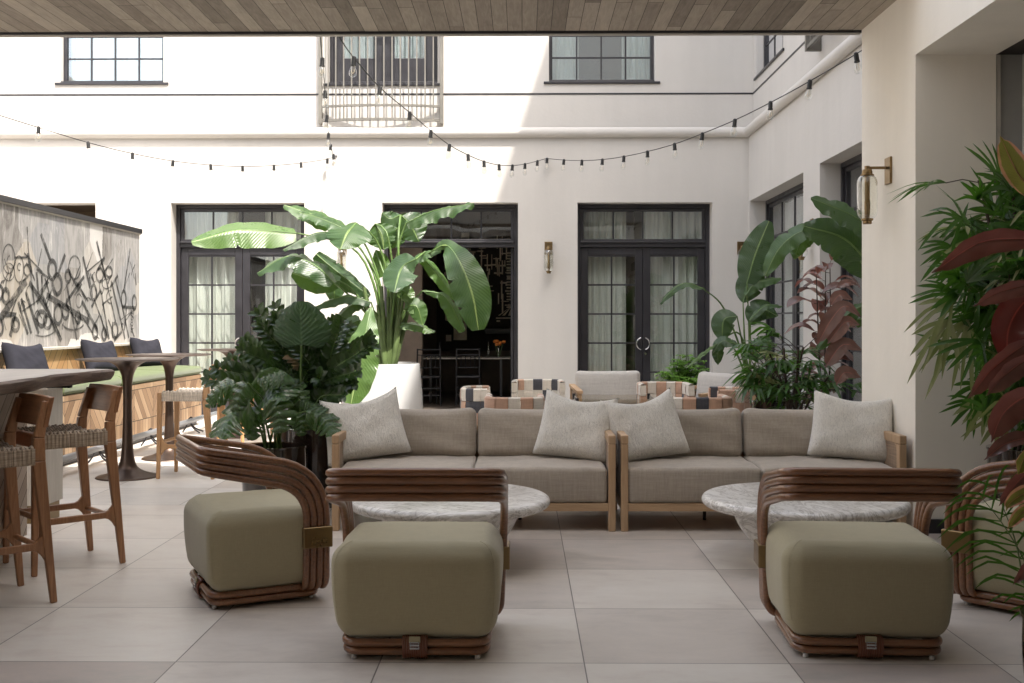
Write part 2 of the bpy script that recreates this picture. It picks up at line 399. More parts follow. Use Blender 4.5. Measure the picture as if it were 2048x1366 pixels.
M = {}
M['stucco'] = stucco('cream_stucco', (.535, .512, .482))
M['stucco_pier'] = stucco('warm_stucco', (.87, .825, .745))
M['concrete'] = simple('grey_concrete', (.30, .30, .29), .7, var=.18, scale=2.5, bump=.15)
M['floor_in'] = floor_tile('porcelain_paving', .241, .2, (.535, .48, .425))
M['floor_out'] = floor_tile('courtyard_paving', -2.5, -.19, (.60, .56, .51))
M['ceiling'] = ceiling_boards('weathered_boards')
M['trim'] = simple('painted_trim', (.45, .42, .38), .5)
M['black'] = simple('black_frame', (.022, .021, .025), .38, var=.2)
M['glass'] = glass('window_glass', refl=1.5)
M['glass_up'] = glass('upper_glass', tint=(.90, .95, .96), refl=3.5)
M['clear'] = glass('clear_glass', (.95, .95, .93), 1.6)
M['curtain'] = translucent('sheer_curtain', (.84, .85, .81), (.84, .86, .8), .3)
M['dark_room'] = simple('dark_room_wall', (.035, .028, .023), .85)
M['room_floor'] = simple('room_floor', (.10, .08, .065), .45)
M['room_light'] = simple('room_plaster', (.50, .41, .34), .9)
M['olive'] = fabric('olive_upholstery', (.39, .348, .228), thread=420, var=.06, worn=.05)
M['rattan'] = wood('stained_rattan', (.105, .044, .020), (.33, .155, .075), 0, .28, 2.2, .4)
M['binding'] = simple('rattan_binding', (.17, .055, .025), .35, coat=.3)
M['brass'] = simple('brushed_brass', (.25, .175, .09), .32, 1, var=.06)
M['steel'] = simple('polished_steel', (.48, .48, .48), .25, 1, var=.05)
M['linen'] = fabric('taupe_linen', (.40, .35, .295), thread=240, var=.22, slub=70, worn=.12)
M['linen_grey'] = fabric('grey_linen', (.42, .395, .365), thread=240, var=.16, slub=60, worn=.1)
M['boucle'] = boucle('nubby_boucle', (.88, .85, .79))
M['teak'] = wood('pale_teak', (.36, .225, .125), (.56, .39, .24), 2, .5)
M['teakx'] = wood('pale_teak_rail', (.36, .225, .125), (.56, .39, .24), 0, .5)
M['weave_panel'] = fabric('woven_cane', (.26, .17, .10), thread=110, var=.35, bumpk=.6)
M['marble'] = marble('veined_marble')
M['bronze'] = simple('dark_bronze', (.085, .058, .045), .38, .75, var=.12)
M['stoolwood'] = wood('mahogany_stool', (.23, .105, .048), (.48, .25, .125), 2, .38, 1.4, .15)
M['stoollight'] = wood('teak_stool', (.36, .19, .08), (.55, .32, .15), 2, .45, 1.4)
M['cord'] = fabric('woven_cord', (.42, .335, .25), thread=160, var=.35, bumpk=.8)
M['cordlight'] = fabric('pale_cord', (.60, .52, .43), thread=160, var=.25, bumpk=.8)
M['leather'] = simple('tan_leather', (.35, .12, .04), .45)
M['slab'] = wood('grey_slab_top', (.34, .30, .265), (.52, .475, .43), 1, .42, .8)
M['bark'] = wood('live_edge', (.10, .075, .062), (.30, .225, .185), 1, .7, 1.6)
M['island'] = chevron('pale_chevron_cladding', .9, .07, None, ((.36, .27, .20), (.52, .43, .35), (.66, .57, .48)))
M['whitewash'] = wood('whitewashed_wood', (.42, .38, .33), (.58, .54, .48), 2, .6)
M['bench'] = chevron('chevron_teak', 1.18, .095, (.26, .60))
M['benchback'] = chevron('warm_chevron_back', 1.25, .11, None, ((.30, .15, .06), (.46, .26, .12), (.60, .40, .23)))
M['moss'] = fabric('moss_cushion', (.095, .125, .05), thread=300, var=.1, worn=.1)
M['navy'] = fabric('slate_pillow', (.022, .022, .030), thread=300, var=.12, sheen=.0)
M['mural'] = mural_mat('painted_mural')
M['paint'] = simple('charcoal_paint', (.045, .045, .045), .6, var=.35, scale=12)
def worn(m):
    t = m.node_tree; N = t.nodes.new; tr = N('ShaderNodeBsdfTransparent'); mx = N('ShaderNodeMixShader'); no = N('ShaderNodeTexNoise'); tc = N('ShaderNodeTexCoord'); mr = N('ShaderNodeMapRange')
    no.inputs['Scale'].default_value = 7; no.inputs['Detail'].default_value = 8; no.inputs['Roughness'].default_value = .75
    for i, q in enumerate((.40, .68, .05, .85)): mr.inputs[i + 1].default_value = q
    b = [n for n in t.nodes if n.type == 'BSDF_PRINCIPLED'][0]; o = [n for n in t.nodes if n.type == 'OUTPUT_MATERIAL'][0]
    L = t.links.new; L(tc.outputs['Object'], no.inputs['Vector']); L(no.outputs[0], mr.inputs[0]); L(mr.outputs[0], mx.inputs[0]); L(b.outputs[0], mx.inputs[1]); L(tr.outputs[0], mx.inputs[2]); L(mx.outputs[0], o.inputs[0])
worn(M['paint'])
M['darkcap'] = simple('dark_metal_cap', (.05, .05, .055), .45, .5)
M['railgrey'] = simple('taupe_metal', (.17, .16, .14), .5, .3)
M['pipegrey'] = simple('grey_foot_rail', (.32, .33, .35), .35, .6)
M['wire'] = simple('black_rubber', (.015, .015, .015), .5)
M['filament'] = simple('pale_filament', (.75, .65, .5), .5)
M['whitepot'] = simple('white_gloss_planter', (.50, .50, .50), .22, var=.02, coat=.4)
M['blackpot'] = simple('black_glazed_pot', (.018, .010, .008), .12, var=.4, scale=9, coat=.8, bump=.15, bscale=9)
M['greypot'] = simple('matte_grey_pot', (.07, .07, .075), .5)
M['soil'] = simple('dark_soil', (.025, .018, .012), .95, bump=.8, bscale=40)
M['stem'] = simple('green_stem', (.10, .17, .045), .4, var=.3)
M['darkstem'] = simple('brown_cane', (.055, .035, .025), .6, var=.3)
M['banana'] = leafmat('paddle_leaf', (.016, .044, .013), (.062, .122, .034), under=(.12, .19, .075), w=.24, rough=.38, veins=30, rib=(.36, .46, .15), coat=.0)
M['banana_lit'] = leafmat('sunlit_paddle_leaf', (.042, .092, .022), (.090, .155, .042), under=(.085, .15, .035), w=.2, rough=.28, veins=30, rib=(.40, .52, .20), coat=.15)  # lit copy of the paddle leaf, sunlight put into its brighter green
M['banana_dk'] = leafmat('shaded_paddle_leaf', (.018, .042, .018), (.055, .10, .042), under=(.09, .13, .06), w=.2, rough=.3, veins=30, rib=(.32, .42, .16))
M['alocasia'] = leafmat('elephant_ear_leaf', (.02, .05, .025), (.045, .095, .045), w=.1, rough=.4, veins=9, vk=.8, rib=(.07, .13, .06), vslope=1.2)
M['zz'] = leafmat('glossy_leaflet', (.009, .022, .006), (.035, .072, .020), w=.10, rough=.25, veins=2, vk=.05, rib=(.04, .08, .02), coat=.1)
M['zz_dry'] = leafmat('dry_leaflet', (.20, .13, .07), (.34, .24, .15), w=.2, rough=.7, veins=2, vk=.05, rib=(.2, .14, .08))
M['monstera'] = leafmat('split_leaf', (.013, .038, .009), (.048, .105, .026), under=(.05, .12, .03), w=.16, rough=.25, veins=7, vk=.5, rib=(.05, .11, .03), vslope=1.0, coat=.3)
M['rhapis'] = leafmat('fan_palm_leaf', (.014, .042, .008), (.055, .125, .024), w=.3, rough=.35, veins=1, vk=0, rib=(.05, .11, .03), tcol=(.2, .55, .03))
M['palm_dry'] = leafmat('dry_palm_leaf', (.22, .22, .10), (.40, .38, .22), w=.3, rough=.6, veins=1, vk=0, rib=(.3, .3, .15))
M['ficus'] = leafmat('burgundy_leaf', (.095, .055, .043), (.23, .125, .098), under=(.30, .17, .135), tcol=(.5, .08, .05), w=.2, rough=.34, veins=3, vk=.04, rib=(.38, .13, .10), coat=.3)
M['ficus_pink'] = leafmat('pink_edged_leaf', (.10, .14, .015), (.20, .21, .03), under=(.45, .20, .15), tcol=(.5, .4, .1), w=.35, rough=.4, veins=22, vk=.1, rib=(.5, .2, .15), edge=(.70, .28, .22))
M['nandina'] = leafmat('bright_small_leaf', (.06, .15, .02), (.17, .33, .05), w=.3, rough=.4, veins=1, vk=0, rib=(.1, .2, .03))
M['shrubleaf'] = leafmat('grey_green_needle', (.09, .12, .05), (.24, .26, .12), w=.25, rough=.6, veins=1, vk=0, rib=(.2, .2, .1))
M['strap_cream'] = fabric('cream_strap', (.58, .53, .46), thread=200, var=.12)
M['strap_tan'] = fabric('tan_strap', (.46, .29, .205), thread=200, var=.12)
M['strap_black'] = fabric('black_strap', (.06, .06, .07), thread=200, var=.2)
M['firetable'] = simple('grey_stone_table', (.20, .20, .20), .7, var=.3, scale=30)
M['flower'] = simple('orange_petals', (.75, .22, .03), .6, var=.3, scale=30)
M['artlight'] = simple('pale_linework', (.92, .74, .60), .8, var=.25, scale=6)
M['stone'] = simple('doorstep_stone', (.4, .37, .33), .6)

M['ficus_dark'] = leafmat('dark_red_leaf', (.045, .010, .008), (.15, .035, .028), under=(.4, .22, .18), tcol=(.5, .05, .03), w=.15, rough=.3, veins=3, vk=.04, rib=(.4, .08, .06), coat=.3)
# ================================================================== SETTING
struct(MB().box(-60, 60, -40, 80, -.30, -.02).build('ground', M['concrete']))
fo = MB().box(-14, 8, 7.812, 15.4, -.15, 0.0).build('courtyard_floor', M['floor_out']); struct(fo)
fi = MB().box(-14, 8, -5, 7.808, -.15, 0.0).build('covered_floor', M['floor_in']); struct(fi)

def wall_holes(mb, s0, s1, z0, z1, holes, th, front=0.0):
    S = sorted({s0, s1, *[h[0] for h in holes], *[h[1] for h in holes]}); Z = sorted({z0, z1, *[h[2] for h in holes], *[h[3] for h in holes]})
    S = [s for s in S if s0 <= s <= s1]; Z = [z for z in Z if z0 <= z <= z1]
    for a, b in zip(S, S[1:]):
        for c, d in zip(Z, Z[1:]):
            ms, mz = (a + b) / 2, (c + d) / 2
            if any(h[0] < ms < h[1] and h[2] < mz < h[3] for h in holes): continue
            mb.add([(a, front, c), (b, front, c), (b, front, d), (a, front, d)], [(0, 1, 2, 3)])
            mb.add([(a, front + th, c), (b, front + th, c), (b, front + th, d), (a, front + th, d)], [(3, 2, 1, 0)])
    for h in holes:
        a, b, c, d = h; y0, y1 = front, front + th
        mb.add([(a, y0, c), (a, y1, c), (a, y1, d), (a, y0, d)], [(0, 3, 2, 1)])
        mb.add([(b, y0, c), (b, y1, c), (b, y1, d), (b, y0, d)], [(0, 1, 2, 3)])
        mb.add([(a, y0, d), (b, y0, d), (b, y1, d), (a, y1, d)], [(0, 3, 2, 1)])
        if c > z0 + .01: mb.add([(a, y0, c), (b, y0, c), (b, y1, c), (a, y1, c)], [(0, 1, 2, 3)])
    for x in (s0, s1): mb.add([(x, front, z0), (x, front + th, z0), (x, front + th, z1), (x, front, z1)], [(0, 1, 2, 3)])
    mb.add([(s0, front, z1), (s1, front, z1), (s1, front + th, z1), (s0, front + th, z1)], [(0, 1, 2, 3)])
    return mb
YF, XS = 15.05, 3.16
MF = Matrix.Translation((0, YF, 0)); MS = Matrix.Translation((XS, YF, 0)) @ Matrix.Rotation(R(-90), 4, 'Z')
bld = thing('courtyard_building', 'cream stucco building across the back of the courtyard with black framed doors', 'building', (0, YF, 0))
sid = thing('side_building', 'cream stucco wing along the right side of the courtyard, in shade', 'building', (XS + .3, 11, 0))
DF = [(-9.0, -6.0, 0, 3.01), (-4.935, -3.06, 0, 3.01), (-1.967, -.063, 0, 3.01), (.77, 2.653, 0, 3.01)]
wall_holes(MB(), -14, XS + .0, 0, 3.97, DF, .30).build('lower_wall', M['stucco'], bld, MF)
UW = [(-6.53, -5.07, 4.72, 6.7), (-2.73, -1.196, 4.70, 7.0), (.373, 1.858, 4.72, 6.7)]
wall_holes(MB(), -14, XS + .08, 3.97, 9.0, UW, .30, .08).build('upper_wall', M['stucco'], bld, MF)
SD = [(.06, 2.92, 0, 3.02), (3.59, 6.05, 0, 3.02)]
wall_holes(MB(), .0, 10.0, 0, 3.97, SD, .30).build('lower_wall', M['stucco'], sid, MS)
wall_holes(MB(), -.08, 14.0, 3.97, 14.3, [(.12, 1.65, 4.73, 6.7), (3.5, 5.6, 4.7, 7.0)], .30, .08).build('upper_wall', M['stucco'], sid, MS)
# rounded moulding between the storeys, mitred at the corner, and the dark reveal joint above
def molding(a, b, nrm, parent):
    pr = []
    for k in range(13):
        an = R(-90 + 15 * k); pr.append((.072 * math.cos(an) + .02, 3.985 + .072 * math.sin(an)))
    a, b, nrm = V(a), V(b), V(nrm); vs = []; d = (b - a).normalized()
    for q, sg in ((a, 1), (b, -1)):
        for o, z in pr: vs.append(q + nrm * o + V((0, 0, z)) - (d * -1 * o if False else V((0, 0, 0))))
    n = len(pr); fs = [(i, i + 1, n + i + 1, n + i) for i in range(n - 1)]
    fs += [(n - 1, 0, n, 2 * n - 1), tuple(range(n)), tuple(reversed(range(n, 2 * n)))]
    MB().add(vs, fs).build('moulding', M['stucco'], parent, smooth=50)
molding((-14, YF, 0), (XS, YF, 0), (0, -1, 0), bld)
molding((XS, YF - .0, 0), (XS, 5.2, 0), (-1, 0, 0), sid)
MB().box(-14, XS + .075, YF + .074, YF + .0797, 4.535, 4.558).build('reveal_joint', M['black'], bld)
MB().box(XS + .074, XS + .0797, 11.85, YF + .07, 4.535, 4.558).build('reveal_joint', M['black'], sid)

def muntins(w0, w1, z0, z1, nx, zs, y, t=.022):
    mb = MB()
    for i in range(1, nx):
        x = w0 + (w1 - w0) * i / nx; mb.box(x - t/2, x + t/2, y - .012, y + .012, z0, z1)
    for z in zs: mb.box(w0, w1, y - .010, y + .010, z - t/2, z + t/2)
    return mb
def frame(mb, a, b, c, d, y0, y1, w, wb=None):
    wb = w if wb is None else wb
    mb.box(a, a + w, y0, y1, c, d); mb.box(b - w, b, y0, y1, c, d); mb.box(a + w, b - w, y0, y1, d - w, d); mb.box(a + w, b - w, y0, y1, c, c + wb); return mb
def french(parent, a, b, zt, Mx, rec=.22, leaves=True, handles=True, ztr=2.40, jamb=.055):
    y = rec
    mb = MB(); mb.box(a, a + jamb, y, y + .14, 0, zt); mb.box(b - jamb, b, y, y + .14, 0, zt); mb.box(a + jamb, b - jamb, y, y + .14, zt - jamb, zt)
    mb.box(a + jamb, b - jamb, y, y + .14, ztr, ztr + .07); mb.box(a + jamb, b - jamb, y - .03, y - .001, ztr + .06, ztr + .085)
    mb.build('door_frame', M['black'], parent, Mx, bevel=.004)
    tr = frame(MB(), a + jamb + .002, b - jamb - .002, ztr + .072, zt - jamb - .002, y + .03, y + .08, .045).build('transom_window', M['black'], parent, Mx, bevel=.004)
    muntins(a + .1, b - .1, ztr + .117, zt - jamb - .047, 4, [], y + .05).build('glazing_grid', M['black'], tr, Mx)
    MB().box(a + .1, b - .1, y + .047, y + .051, ztr + .117, zt - jamb - .047).build('glass', M['glass'], tr, Mx)
    if leaves:
        mid = (a + b) / 2
        for k, (p, q) in enumerate(((a + jamb + .003, mid - .003), (mid + .003, b - jamb - .003))):
            st = .105
            dl = frame(MB(), p, q, .012, ztr - .003, y + .04, y + .085, st, .30).build('door', M['black'], parent, Mx, bevel=.005)
            z0, z1 = .312, ztr - st - .003
            muntins(p + st, q - st, z0, z1, 2, [z0 + (z1 - z0) * (j - .25) / 4.78 for j in range(1, 6)], y + .06).build('glazing_grid', M['black'], dl, Mx)
            MB().box(p + st, q - st, y + .058, y + .062, z0, z1).build('glass', M['glass'], dl, Mx)
            if handles:
                sg = -1 if k == 0 else 1; cx = mid + sg * .015
                arc = [(cx + sg * .075 * math.sin(R(g)) * 1.0 , y - .01, 1.03 + .085 * math.cos(R(g))) for g in range(15, 166, 10)]
                hb = MB().tube(arc, .011, 8); hb.tube([arc[0], (arc[0][0], y + .045, arc[0][2])], .009, 6); hb.tube([arc[-1], (arc[-1][0], y + .045, arc[-1][2])], .009, 6)
                if k == 1: hb.lathe([(.017, 0), (.017, .03)], (mid + .035, y + .012, .885), 12, 'y')
                hb.build('handle', M['steel'], dl, Mx, smooth=40)
def curtain(a, b, z0, z1, y, Mx, label, amp=.045, n=9, seed=0, group=None):
    rr = random.Random(seed); ph = [rr.uniform(0, 6.28) for _ in range(4)]
    def fn(u, v):
        x = a + (b - a) * u; w = u * n * 6.283
        d = amp * (math.sin(w + ph[0] + .8 * math.sin(w * .37 + ph[1])) * .7 + .35 * math.sin(w * 1.9 + ph[2]) + .25 * math.sin(w * .31 + ph[3]))
        return V((x, y + d * (.75 + .25 * (1 - v)), z0 + (z1 - z0) * v))
    mb = MB().grid(fn, n * 14, 6)
    vs = mb.v
    mb.v = [Mx @ p for p in mb.v]
    c = V((sum(p.x for p in mb.v) / len(mb.v), sum(p.y for p in mb.v) / len(mb.v), min(p.z for p in mb.v)))
    mb.v = [p - c for p in mb.v]
    o = mb.build('curtain', M['curtain'], smooth=180); o.location = c
    tag(o, label, 'curtain', group); return o
def room(parent, a, b, z0, z1, y0, y1, Mx, m):
    mb = MB()
    A = [(a, y0, z0), (b, y0, z0), (b, y1, z0), (a, y1, z0), (a, y0, z1), (b, y0, z1), (b, y1, z1), (a, y1, z1)]
    mb.add(A, [(0, 1, 2, 3), (7, 6, 5, 4), (1, 5, 6, 2), (0, 3, 7, 4), (3, 2, 6, 7)])
    return mb.build('interior_wall', m, parent, Mx)
for (a, b, c, d) in (DF[1], DF[3]): french(bld, a, b, d, MF)
french(bld, DF[2][0], DF[2][1], DF[2][3], MF, leaves=False)
french(sid, SD[0][0], SD[0][1], 3.02, MS, handles=False); french(sid, SD[1][0], SD[1][1], 3.02, MS, handles=False)
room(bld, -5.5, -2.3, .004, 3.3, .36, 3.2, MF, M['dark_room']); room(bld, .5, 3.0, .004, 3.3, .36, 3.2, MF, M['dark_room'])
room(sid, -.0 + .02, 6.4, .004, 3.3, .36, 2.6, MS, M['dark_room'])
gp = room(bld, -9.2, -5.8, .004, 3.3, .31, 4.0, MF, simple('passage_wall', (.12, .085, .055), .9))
# open leaf of the dining room doors, folded inward
ol = frame(MB(), 0, .86, .012, 2.397, -.022, .022, .105, .30)
MO = Matrix.Translation((DF[2][1] - .085, YF + .40, 0)) @ Matrix.Rotation(R(86), 4, 'Z')
od = ol.build('door', M['black'], bld, MO, bevel=.005)
muntins(.105, .755, .312, 2.29, 2, [.7, 1.1, 1.5, 1.9], 0).build('glazing_grid', M['black'], od, MO)
MB().box(.105, .755, -.002, .002, .312, 2.29).build('glass', M['glass'], od, MO)
# upper windows
def upwin(parent, a, b, c, d, Mx, nx, rows, rec=.10, door=False):
    y = .08 + rec
    f = frame(MB(), a, b, c, d, y, y + .07, .05)
    f.box(a - .075, b + .075, .055, .079, c - .035, c - .002); f.box(a + .003, b - .003, .079, y + .001, c + .001, c + .02)
    w = f.build('window' if not door else 'balcony_door', M['black'], parent, Mx, bevel=.004)
    if door:
        mid = (a + b) / 2
        for p, q in ((a + .052, mid - .003), (mid + .003, b - .052)):
            l = frame(MB(), p, q, c + .052, d - .052, y + .012, y + .06, .14, .33).build('door_leaf', M['black'], w, Mx, bevel=.005)
            g0, g1 = c + .385, d - .19
            muntins(p + .14, q - .14, g0, g1, 2, [g0 + .55, g0 + 1.1], y + .035).build('glazing_grid', M['black'], w, Mx)
            MB().box(p + .14, q - .14, y + .033, y + .037, g0, g1).build('glass', M['glass_up'], w, Mx)
    else:
        muntins(a + .05, b - .05, c + .05, d - .05, nx, [c + .05 + (d - c - .1) * k / rows for k in range(1, rows)], y + .035).build('glazing_grid', M['black'], w, Mx)
        MB().box(a + .05, b - .05, y + .033, y + .037, c + .05, d - .05).build('glass', M['glass_up'], w, Mx)
upwin(bld, *UW[0], MF, 4, 6); upwin(bld, *UW[1], MF, 4, 4, door=True); upwin(bld, *UW[2], MF, 4, 6)
upwin(sid, .12, 1.65, 4.73, 6.7, MS, 3, 5); upwin(sid, 3.5, 5.6, 4.7, 7.0, MS, 4, 4)
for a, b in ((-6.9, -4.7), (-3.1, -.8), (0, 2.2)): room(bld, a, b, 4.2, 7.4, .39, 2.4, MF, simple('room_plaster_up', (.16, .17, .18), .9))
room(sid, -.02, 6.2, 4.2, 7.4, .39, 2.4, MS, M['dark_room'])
curtain(-6.50, -5.10, 4.75, 6.7, .33, MF, 'white sheer curtain behind the upper left window', .04, 9, 3, 'sheer curtains behind the glass')
curtain(-2.60, -1.30, 4.75, 6.9, .35, MF, 'white sheer curtain behind the balcony door', .04, 8, 4, 'sheer curtains behind the glass')
curtain(.40, .80, 4.75, 6.7, .35, MF, 'white sheer curtain drawn to the left of the upper right window', .03, 4, 5, 'sheer curtains behind the glass')
curtain(1.42, 1.84, 4.75, 6.7, .37, MF, 'pale curtain gathered at the right side of the upper right window', .05, 5, 6, 'sheer curtains behind the glass')
curtain(-4.9, -4.12, .02, 2.98, .48, MF, 'pale green-white curtain behind the left leaf of the sunlit double door', .05, 6, 1, 'sheer curtains behind the glass')
curtain(-3.72, -3.08, .02, 2.98, .48, MF, 'pale green-white curtain behind the right leaf of the sunlit double door', .05, 5, 2, 'sheer curtains behind the glass')
curtain(.80, 1.50, .02, 2.98, .50, MF, 'white sheer curtain behind the left leaf of the shaded double door', .045, 7, 7, 'sheer curtains behind the glass')
curtain(1.74, 2.62, .02, 2.98, .50, MF, 'white sheer curtain behind the right leaf of the shaded double door', .045, 8, 8, 'sheer curtains behind the glass')
curtain(.15, 1.0, .02, 2.98, .50, MS, 'sheer curtain behind the side wing door nearest the corner', .045, 7, 9, 'sheer curtains behind the glass')
curtain(1.7, 2.8, .02, 2.98, .50, MS, 'sheer curtain behind the second leaf of the side wing corner door', .045, 8, 10, 'sheer curtains behind the glass')
curtain(3.8, 5.9, .02, 2.98, .50, MS, 'sheer curtain behind the side wing door nearer the pillar', .045, 12, 11, 'sheer curtains behind the glass')

# ---- canopy roof and the portico wall on the right
XP, YN, YR, ZC = 2.48, 6.81, 7.88, 3.467
can = thing('canopy_roof', 'flat canopy over the lounge with a soffit of weathered grey-brown boards', 'roof', (-2, 3, ZC))
MB().box(-3.95, XP + .001, 6.75, YR, ZC, ZC + .03).build('soffit', M['ceiling'], can)  # cut short out of view, so a gap behind it lets in top light
MB().box(-4.0, XP + .6, 6.74, YR - .02, ZC + .031, ZC + .20).build('roof_slab', M['concrete'], can)
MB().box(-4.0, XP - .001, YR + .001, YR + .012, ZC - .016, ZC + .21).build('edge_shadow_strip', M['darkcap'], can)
MB().box(-4.0, XP - .001, YR + .013, YR + .06, ZC - .022, ZC + .22).build('edge_trim', M['trim'], can)
por = thing('portico_wall', 'thick warm white pillar and beam framing the right side of the lounge', 'wall', (XP + .25, 7.3, 0))
w = MB(); TW = .507
w.box(XP, XP + TW, YN, YR, 0, ZC + .25); w.box(XP, XP + TW, -3.5, YN, 3.02, ZC + .25); w.box(XP, XP + TW, -3.5, .6, 0, 3.02)
w.v = w.v
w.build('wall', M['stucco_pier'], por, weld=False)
MB().box(XP - .0, XP + TW, YN - .012, YN - .001, 0, .09).build('skirting', M['black'], por)
back = thing('side_room_wall', 'grey concrete wall behind the potted palm in the side opening', 'wall', (4.5, YN + .1, 0))
MB().box(XP + TW + .004, 7.0, YN + .02, YN + .3, 0, 3.1).build('wall', M['concrete'], back)
MB().box(XP + TW + .001, 7.0, -3.5, YN + .019, 3.024, 3.2).build('ceiling', M['dark_room'], back)
MB().box(6.6, 7.0, -3.5, YN + .018, 0, 3.02).build('side_wall', M['stucco_pier'], back)
MB().box(XP + TW + .004, XP + TW + .03, YN + .004, YN + .018, 0, 3.02).build('corner_trim', M['trim'], back)
rear = thing('rear_shade_building', 'unseen stucco building behind the viewer, its tall block added to shade the lounge', 'building', (-2, -4.3, 0))
MB().box(-4.9, 9.0, -5.0, -4.0, 0, ZC + .2).box(-7.5, 9.0, -5.0, 3.4, ZC + .201, 11.4).build('wall', M['stucco_pier'], rear)  # upper block added out of view to keep direct sun off the lounge

lb = thing('left_bounce_building', 'added unseen stucco building far left behind the mural wall, bouncing sunlight back', 'building', (-12, 5, 0))
MB().box(-12.5, -11.5, -6, 15.0, 0, 7.5).build('wall', M['stucco'], lb)  # added out of view as a sunlit surface bouncing light into the lounge

MB().box(-4.6, XP + .001, -3.99, 3.45, ZC, ZC + .2).build('unseen_shade_roof', M['ceiling'], rear)  # roof added out of view to darken the chair sides facing the camera
MB().box(-4.9, -4.61, -3.99, .8, 0, ZC + .2).build('unseen_shade_wall', M['stucco_pier'], rear)  # wall added out of view to cut light from the left rear
# ================================================================== LOUNGE FURNITURE
def lounge_chair():
    t = thing('lounge_chair', 'x', 'armchair')
    def body(q, p):
        z = (q.z + 1) / 2
        k = 1 - .085 * (1 - z) ** 2.2 - .02 * z
        bx = 1 + .025 * (1 - q.z * q.z) 
        top = .012 * (1 - q.x * q.x) * (1 - q.y * q.y) if q.z > .9 else 0
        wr = .0022 * math.sin(p.x * 31 + p.y * 23 + p.z * 4) + .0016 * math.sin(p.x * 57 - p.y * 41 + p.z * 9)
        return V((p.x * k * bx + wr * (abs(q.x) > .9), p.y * k * bx + wr * (abs(q.y) > .9), p.z + top + wr * .5 * (q.z > .9)))
    s = MB().rbox((0, -.012, .264), (.675, .575, .382), .078, 6, 6, body).build('upholstered_seat', M['olive'], t, local=True, smooth=180, weld=True)
    # piped seams round the top edge
    hx, hy, hz, rr_ = .3375, .2875, .191, .078
    for sx in (-1, 1):
        for sy in (-1, 1):
            pts = []
            for ph in list(range(90, -1, -10)) + [-1, -2, -3, -4]:
                z = hz - rr_ + rr_ * math.sin(R(max(ph, 0))) - (0 if ph >= 0 else -ph * (2 * (hz - rr_)) / 4); c_ = rr_ * math.cos(R(max(ph, 0))) / 1.4142
                p = V((sx * (hx - rr_ + c_), sy * (hy - rr_ + c_), z)); pts.append(body(V((p.x/hx, p.y/hy, p.z/hz)), p) + V((0, -.012, .264)))
            MB().tube(pts, .0016, 5).build('seam', M['olive'], s, local=True, smooth=60)
    r = .0168; d = .0325
    for i in range(4):
        rad = .25 - .032 * i; y = .258 - d * i; zf = .640 - d * i; zb = .748 - d * i; xs = .347; xb = .340
        h = [(.235, y - .01, .060 + .0), (xs - .02, y, .064), (xs, y, .16), (xs, y, zf), (xs + .004, .02, zf + .022), (xb, -.325, zb)]
        pts = [h[0], h[1], h[3], h[5], (-h[5][0], h[5][1], h[5][2])] + [(-a, b, c) for a, b, c in (h[3], h[1], h[0])]
        pp = fillet(pts, [.06, rad, .085, .085, rad, .06], 9)
        MB().tube(pp, [r * (1 + .025 * math.sin(k * 2.1 + i)) for k in range(len(pp))], 12).build('rattan_pole', M['rattan'], t, local=True, smooth=60)
    for i, (z, e) in enumerate(((.034, 0), (.068, .004))):
        o = [(-.280 - e, -.262 - e), (.280 + e, -.262 - e), (.280 + e, .235), (-.280 - e, .235)]
        pts = []
        for k in range(4):
            a, b, c2 = V((*o[k - 1], z)), V((*o[k], z)), V((*o[(k + 1) % 4], z)); u = (a - b).normalized(); w_ = (c2 - b).normalized(); L = .075
            pts += bez([b + u*L, b + u*L*.35, b + w_*L*.35, b + w_*L], 8)
        MB().tube(pts, .0160, 12, closed=True).build('base_pole', M['rattan'], t, local=True, smooth=60)
    mb = MB()
    for k in range(11): mb.tube([(-.045 + k * .009, -.262 + .026 * math.cos(a) * 1.0 - .001, .052 + .042 * math.sin(a)) for a in [2 * math.pi * j / 14 for j in range(14)]], .0048, 6, closed=True)
    mb.build('binding', M['binding'], t, local=True, smooth=60)
    tg = MB().box(-.019, .019, -.297, -.293, .050, .058).box(-.019, .019, -.297, -.293, .062, .070).box(-.019, .019, -.297, -.293, .074, .079).box(-.019, -.015, -.2925, -.2905, .050, .079).box(.015, .019, -.2925, -.2905, .050, .079)
    tg.build('metal_tag', M['steel'], t, local=True, bevel=.001)
    MB().box(-.022, .022, -.2925, -.283, .074, .098).build('fabric_tab', M['olive'], t, local=True, bevel=.002)
    for sg in (-1, 1):
        MB().box(sg*.347 - .0215, sg*.347 + .0215, .258 - 3*d - .022, .258 + .0225, .262, .362).build('brass_cuff', M['brass'], t, local=True, bevel=.006, seg=3)
        for yy in (-.25, .21): MB().lathe([(.009, 0), (.012, .004), (.010, .018)], (sg*.245, yy, 0), 12).build('foot', M['whitepot'], t, local=True)
    return t
LC = lounge_chair(); LG = 'olive lounge chairs with bent rattan backs'
def place_chair(x, y, f, label, first=False):
    rz = math.atan2(f[1], f[0]) - math.pi / 2
    if first: LC.location = (x, y, 0); LC.rotation_euler = (0, 0, rz); LC['label'] = label; LC['group'] = LG; return LC
    o = dup(LC, (x, y, 0), rz, label); return o
place_chair(-.423, 4.50, (0, 1), 'olive lounge chair seen straight from behind in front of the left marble table', True)
place_chair(1.385, 4.52, (.06, .998), 'olive lounge chair seen from behind in front of the right marble table')
place_chair(-1.32, 5.31, (.89, .456), 'olive lounge chair turned sideways beside the black plant pots, its back towards the bar stools')
place_chair(2.42, 5.12, (-.70, .71), 'olive lounge chair at the right edge partly covered by burgundy leaves')

